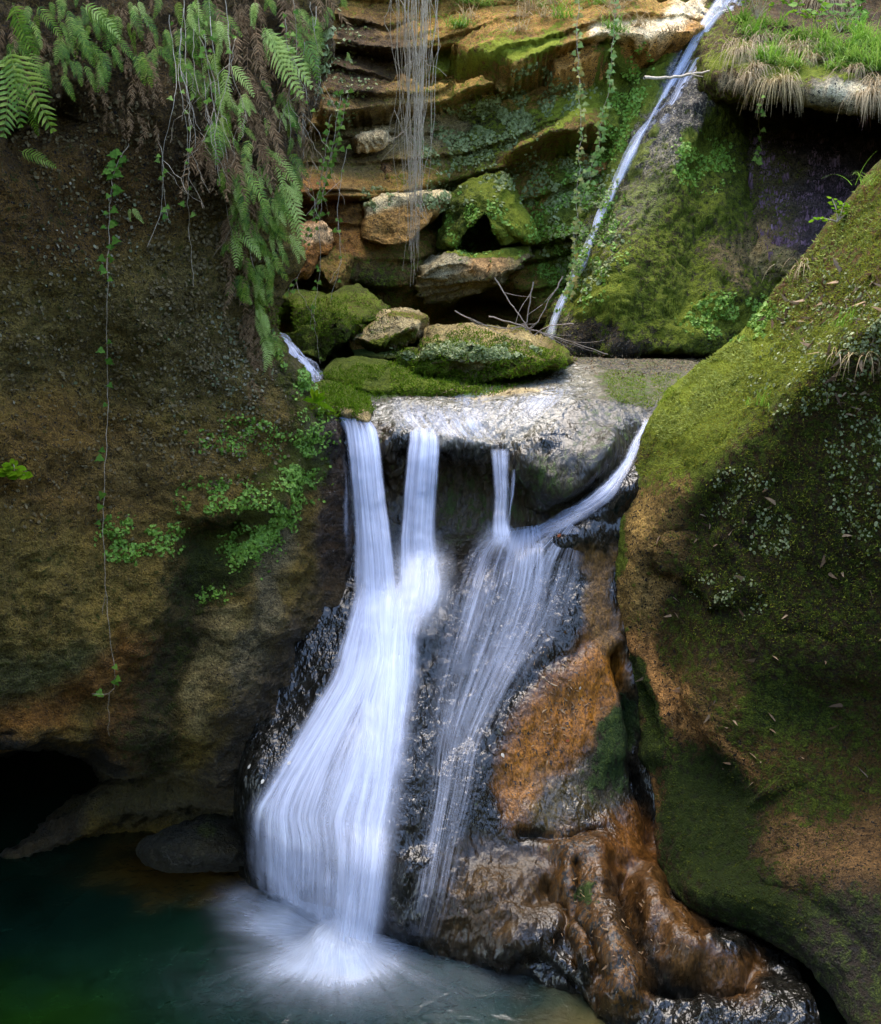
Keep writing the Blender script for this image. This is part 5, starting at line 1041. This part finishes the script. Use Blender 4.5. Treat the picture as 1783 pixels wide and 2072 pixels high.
# ------------------------------------------------------------------ fallen leaves one by one
def leaf(u, v, s_, mat, label, seed):
    rd = random.Random(seed); p, n_ = hit(u, v, .006)
    if p is None: return
    x_ = n_.orthogonal().normalized(); y_ = n_.cross(x_); a = rd.uniform(0, 6.3); X_ = x_*math.cos(a)+y_*math.sin(a); Y_ = y_*math.cos(a)-x_*math.sin(a)
    g = Geo(); g.fan(Vector((0, 0, 0)), X_*s_, Y_*s_, OVAL, .12); o = link('fallen_leaf', g.mesh('fallen_leaf', mat), label=label, category='leaf'); o.location = p
M_WHITE = leafmat('bleached_leaf', [(.6, .58, .52), (.5, .46, .38)], .6, .1); M_RED = leafmat('red_leaf', [(.42, .11, .03), (.35, .08, .03)], .6, .1)
leaf(503, 1556, .034, M_WHITE, 'white leaf on the wet rock left of the cascade', 1); leaf(1015, 1524, .03, M_WHITE, 'white leaf alone on the dark slide', 2); leaf(1128, 1086, .03, M_RED, 'orange red leaf below the narrow chute', 3)
leaf(582, 1548, .03, M_WHITE, 'pale yellow leaf at the left edge of the cascade', 4); leaf(1152, 1498, .026, M_RED, 'dark red leaf on the orange rock', 5); leaf(534, 1577, .03, M_WHITE, 'cream leaf at the very edge of the cascade', 6); leaf(1172, 1395, .022, M_WHITE, 'small pale leaf next to the dark wet stick', 7)
# ------------------------------------------------------------------ ground cover nobody could count
def scatter(name, label, cat, regs, size, mat, shape='round', tilt=.6, lift=.006, seed=0, only=None):
    rd = np.random.RandomState(seed); L, N = [], []
    for (s, n) in regs:
        m0 = int(n*2.2); acc = []
        if s[0] == 'e':
            a = rd.uniform(0, 2*math.pi, m0); r = rd.uniform(size=m0)**.5*np.where(rd.uniform(size=m0) < .75, 1, 1.3); x = r*np.cos(a)*s[3]; y = r*np.sin(a)*s[4]; th_ = R(s[5]) if len(s) > 5 else 0
            U = s[1]+x*math.cos(th_)-y*math.sin(th_); V_ = s[2]+x*math.sin(th_)+y*math.cos(th_)
        elif s[0] == 'l':
            q_ = np.array(s[1], float); i_ = rd.randint(len(q_)-1, size=m0); t_ = rd.uniform(size=m0); U = q_[i_, 0]*(1-t_)+q_[i_+1, 0]*t_+rd.normal(size=m0)*s[2]; V_ = q_[i_, 1]*(1-t_)+q_[i_+1, 1]*t_+rd.normal(size=m0)*s[2]
        else:
            q_ = np.array(s[1], float); lo, hi = q_.min(0), q_.max(0); U = rd.uniform(lo[0], hi[0], m0*3); V_ = rd.uniform(lo[1], hi[1], m0*3); k_ = inpoly(U, V_, s[1]); U, V_ = U[k_], V_[k_]
        Dv = W(U, V_, 5.)-np.array([0, 0, CZ]); o = Vector((0, 0, CZ)); cnt = 0
        Q = Dv/np.linalg.norm(Dv, axis=1)[:, None]
        gt = perlin(np.stack([U/38., V_/38., U*0+seed], -1))+(.14 if shape == 'blade' else 0)
        for k in range(len(U)):
            if cnt >= n: break
            if gt[k] < -.08: continue
            d = Vector(Q[k]); h, loc, nor, idx, ob, _m = SC.ray_cast(DG, o, d)
            if not h or (only and ob.name.split('.')[0] not in only): continue
            if nor.dot(d) > 0: nor = -nor
            L.append(loc); N.append(nor); cnt += 1
    if not L: return
    L = np.array(L); N = np.array(N); m_ = len(L)
    N = N+rd.normal(size=N.shape)*tilt; N /= np.linalg.norm(N, axis=1)[:, None]
    T = np.cross(N, rd.normal(size=N.shape)); T /= np.linalg.norm(T, axis=1)[:, None]; B = np.cross(N, T)
    sz = (size*rd.uniform(.5, 1.4, m_))[:, None]
    c = L+N*lift*rd.uniform(.3, 2., m_)[:, None]
    if shape == 'round':
        K = 6; vs = [c+T*sz*math.cos(2*math.pi*i/K)*.5+B*sz*math.sin(2*math.pi*i/K)*.42-N*sz*.12*(i % 2) for i in range(K)]
        V = np.stack(vs, 1).reshape(-1, 3); b = np.arange(m_)[:, None]*K
        F = np.concatenate([b+np.array([0, 1, 2, 3]), b+np.array([0, 3, 4, 5])])
    else:
        g_ = N+np.array([0, 0, -.5 if shape == 'drip' else 0.]); g_ /= np.linalg.norm(g_, axis=1)[:, None]
        if shape == 'drip': g_ = np.tile(np.array([0, -.12, -1.]), (m_, 1))+rd.normal(size=(m_, 3))*.12
        base = L; w_ = sz*(.10 if shape == 'drip' else .16)
        V = np.stack([base-T*w_, base+T*w_, base+g_*sz*.6+T*w_*.8, base+g_*sz*1.+T*w_*.1], 1).reshape(-1, 3); b = np.arange(m_)[:, None]*4
        F = b+np.array([0, 1, 2, 3])
    me = fast_mesh(name, V, F, [mat], smooth=False)
    link(name, me, kind='stuff', label=label, category=cat)
scatter('liverwort', 'bright liverwort band down the cliff edge beside the falls', 'liverwort', [(('l', [(640, 850), (610, 950), (585, 1030), (530, 1090), (470, 1120)], 20), 2600), (('l', [(575, 690), (640, 820)], 12), 500), (('e', 250, 1095, 48, 46), 420), (('e', 335, 1090, 50, 30), 260), (('e', 432, 1210, 30, 26), 90), (('e', 450, 1010, 80, 40), 500), (('e', 490, 885, 90, 40), 420)], .020, M_LIVER, seed=1, only=['left_cliff'])
scatter('ground_ivy', 'grey green creeping leaves on the back wall', 'ground cover', [(('e', 960, 270, 120, 60, -15), 1500), (('e', 1060, 220, 130, 40, -15), 900), (('e', 1110, 370, 110, 50), 1100), (('e', 1180, 470, 70, 120), 900), (('e', 900, 400, 50, 30), 250), (('e', 930, 712, 130, 16), 900), (('e', 760, 400, 30, 20), 120), (('e', 1080, 160, 40, 30), 160), (('e', 690, 150, 60, 100), 300)], .040, M_GREYL, seed=2)
scatter('liverwort', 'green leaf carpet on the wall left of the upper stream', 'liverwort', [(('e', 1160, 470, 90, 130), 2200), (('e', 1420, 330, 60, 50), 700), (('e', 1480, 640, 90, 40), 900), (('e', 960, 460, 60, 60), 500), (('e', 1260, 230, 30, 120, 20), 900)], .032, M_LIVER, seed=3)
scatter('lichen_leaves', 'small pale leaf flecks over the mossy slope', 'lichen', [(('e', 1680, 640, 110, 90), 500), (('e', 1600, 770, 90, 80), 300), (('e', 1500, 1000, 60, 60), 180), (('e', 1740, 950, 60, 150), 380), (('e', 1570, 1080, 50, 40), 130), (('e', 1440, 1190, 40, 30), 60), (('e', 1760, 700, 50, 60), 200), (('e', 1500, 1210, 60, 40), 60)], .017, M_GREYL, seed=4, only=['mossy_slope'])
scatter('dead_leaflets', 'dark crusty leaf bits over the brown cliff', 'ground cover', [(('e', 250, 640, 300, 160), 1100), (('e', 120, 880, 200, 200), 600), (('e', 440, 860, 160, 120), 900), (('e', 280, 250, 260, 200), 1800), (('e', 420, 560, 120, 200), 1500)], .018, M_CRUST, seed=5, only=['left_cliff'], tilt=.9, lift=.012)
scatter('pale_leaflets', 'grey leaf flecks over the brown cliff', 'ground cover', [(('e', 250, 660, 280, 150), 180), (('e', 450, 820, 130, 110), 220), (('e', 200, 470, 150, 90), 220), (('e', 480, 720, 60, 130), 400)], .018, leafmat('pale_leaflet', [(.16, .13, .07), (.24, .20, .13), (.10, .12, .05)], .8, .1, .1), seed=6, only=['left_cliff'], tilt=.9, lift=.012)
scatter('hanging_growth', 'purple brown trailing growth in the dark alcove', 'ground cover', [(('p', [(1500, 260), (1760, 230), (1783, 330), (1680, 480), (1560, 520), (1500, 380)]), 6000)], .09, M_PURP, 'drip', seed=7, only=['alcove_wall', 'rock_overhang'])
scatter('leaf_litter', 'twigs and rotting leaves stranded on the orange rock', 'litter', [(('l', [(1170, 1300), (1120, 1430), (1090, 1480)], 38), 260), (('l', [(1180, 1760), (1230, 1900), (1380, 1900)], 40), 160), (('e', 1270, 745, 90, 20), 120), (('e', 1000, 790, 120, 12), 90)], .030, M_LITTER, 'blade', seed=8, tilt=1.6)
scatter('moss_fuzz', 'short moss pile over the bright shoulder of the slope', 'moss', [(('p', [(1783, 340), (1500, 685), (1405, 740), (1305, 860), (1265, 980), (1380, 960), (1640, 820), (1783, 700)]), 14000), (('p', [(1400, 1000), (1783, 700), (1783, 1300), (1380, 1300)]), 6000)], .014, M_FUZZ, 'blade', seed=9, only=['mossy_slope'], tilt=.7)
scatter('moss_fuzz', 'short green moss pile on the ledge boulders', 'moss', [(('p', [(640, 760), (700, 735), (780, 740), (800, 700), (950, 660), (1140, 715), (1150, 745), (1000, 800), (760, 803)]), 9000), (('e', 690, 810, 60, 34), 2200), (('e', 660, 640, 110, 40), 2000)], .022, leafmat('ledge_moss', [(.06, .12, .006), (.14, .22, .012), (.22, .28, .03)], .9, .3, .05), 'blade', seed=10, tilt=.7)
scatter('moss_fuzz', 'dark moss pile hanging on the buttress', 'moss', [(('p', [(1380, 180), (1470, 170), (1500, 640), (1200, 690), (1190, 560), (1300, 380)]), 7000)], .045, leafmat('dark_moss', [(.03, .05, .006), (.07, .10, .01), (.05, .05, .01)], .9, .3, .05), 'drip', seed=11, only=['mossy_buttress'])
scatter('moss_fuzz', 'low moss patches on the flat rock right of the pale lip', 'moss', [(('p', [(1225, 748), (1380, 756), (1370, 800), (1310, 828), (1250, 812), (1215, 785)]), 5000)], .012, bpy.data.materials['ledge_moss'], 'blade', seed=12, tilt=1.2)
scatter('leaf_litter', 'pale twigs and leaf bits along the back edge of the ledge', 'litter', [(('p', [(1150, 712), (1400, 725), (1400, 752), (1160, 738)]), 500), (('l', [(800, 800), (960, 795), (1120, 760)], 8), 160)], .022, M_LITTER, 'blade', seed=13, tilt=1.6)
scatter('moss_fuzz', 'short dark moss pile over the shaded face of the slope', 'moss', [(('p', [(1400, 1040), (1783, 720), (1783, 1560), (1640, 1900), (1360, 1760), (1320, 1600), (1480, 1560), (1330, 1330)]), 13000)], .013, leafmat('shade_moss', [(.03, .05, .004), (.07, .10, .008), (.05, .045, .008), (.12, .14, .015)], .9, .3, .05), 'blade', seed=14, only=['mossy_slope'], tilt=.7)  # darker copy of the moss pile, shade of the face in its colours
scatter('leaf_litter', 'twigs and stems stranded over the mossy slope', 'litter', [(('e', 1690, 620, 110, 100), 110), (('e', 1560, 1300, 220, 300), 90), (('e', 1740, 760, 60, 90), 60)], .06, M_LITTER, 'blade', seed=15, only=['mossy_slope'], tilt=2.)
scatter('moss_fuzz', 'pale yellow green moss on the brightest shoulder of the slope', 'moss', [(('p', [(1515, 675), (1405, 742), (1315, 858), (1345, 900), (1420, 850), (1530, 735)]), 5000), (('l', [(1560, 640), (1640, 545), (1740, 420)], 26), 1500)], .018, leafmat('pale_moss', [(.24, .30, .05), (.34, .38, .10), (.18, .22, .03)], .9, .3, .05), 'blade', seed=16, only=['mossy_slope'], tilt=.7)  # pale blades added to paint the lit highlight on the shoulder
# ------------------------------------------------------------------ camera, sky, sun
cam = bpy.data.cameras.new('camera'); co = bpy.data.objects.new('camera', cam); COL.objects.link(co)
co.location = (0, 0, CZ); co.rotation_euler = (R(90)-PIT, 0, 0)
cam.sensor_fit = 'VERTICAL'; cam.sensor_height = 36; cam.lens = 36*FPX/2072.
cam.clip_start = .05; cam.clip_end = 400
cam.dof.use_dof = True; cam.dof.focus_distance = 7.2; cam.dof.aperture_fstop = 9
sc = bpy.context.scene; sc.camera = co
w = bpy.data.worlds.new('World'); sc.world = w; w.use_nodes = True
t = w.node_tree; bg = t.nodes['Background']
sky = t.nodes.new('ShaderNodeTexSky'); sky.sky_type = 'NISHITA'; sky.sun_disc = False
ELEV, AZ = R(74), R(-25)
sky.sun_elevation = ELEV; sky.sun_rotation = AZ; sky.dust_density = 1.5
t.links.new(sky.outputs[0], bg.inputs[0]); bg.inputs[1].default_value = .15
sun = bpy.data.lights.new('sun', 'SUN'); sun.energy = .85; sun.angle = R(60); sun.color = (1, .86, .64)
so = bpy.data.objects.new('sun', sun); COL.objects.link(so)
d = Vector((math.sin(AZ)*math.cos(ELEV), math.cos(AZ)*math.cos(ELEV), math.sin(ELEV)))
so.rotation_euler = d.to_track_quat('Z', 'Y').to_euler()
sc.view_settings.view_transform = 'Standard'; sc.view_settings.look = 'None'; sc.view_settings.gamma = 1
sc.view_settings.exposure = 2.85
sc.cycles.max_bounces = 6; sc.cycles.diffuse_bounces = 3; sc.cycles.glossy_bounces = 3; sc.cycles.transmission_bounces = 4
sc.cycles.transparent_max_bounces = 24; sc.cycles.caustics_reflective = False; sc.cycles.caustics_refractive = False
sc.cycles.sample_clamp_indirect = 4; sc.cycles.use_denoising = True
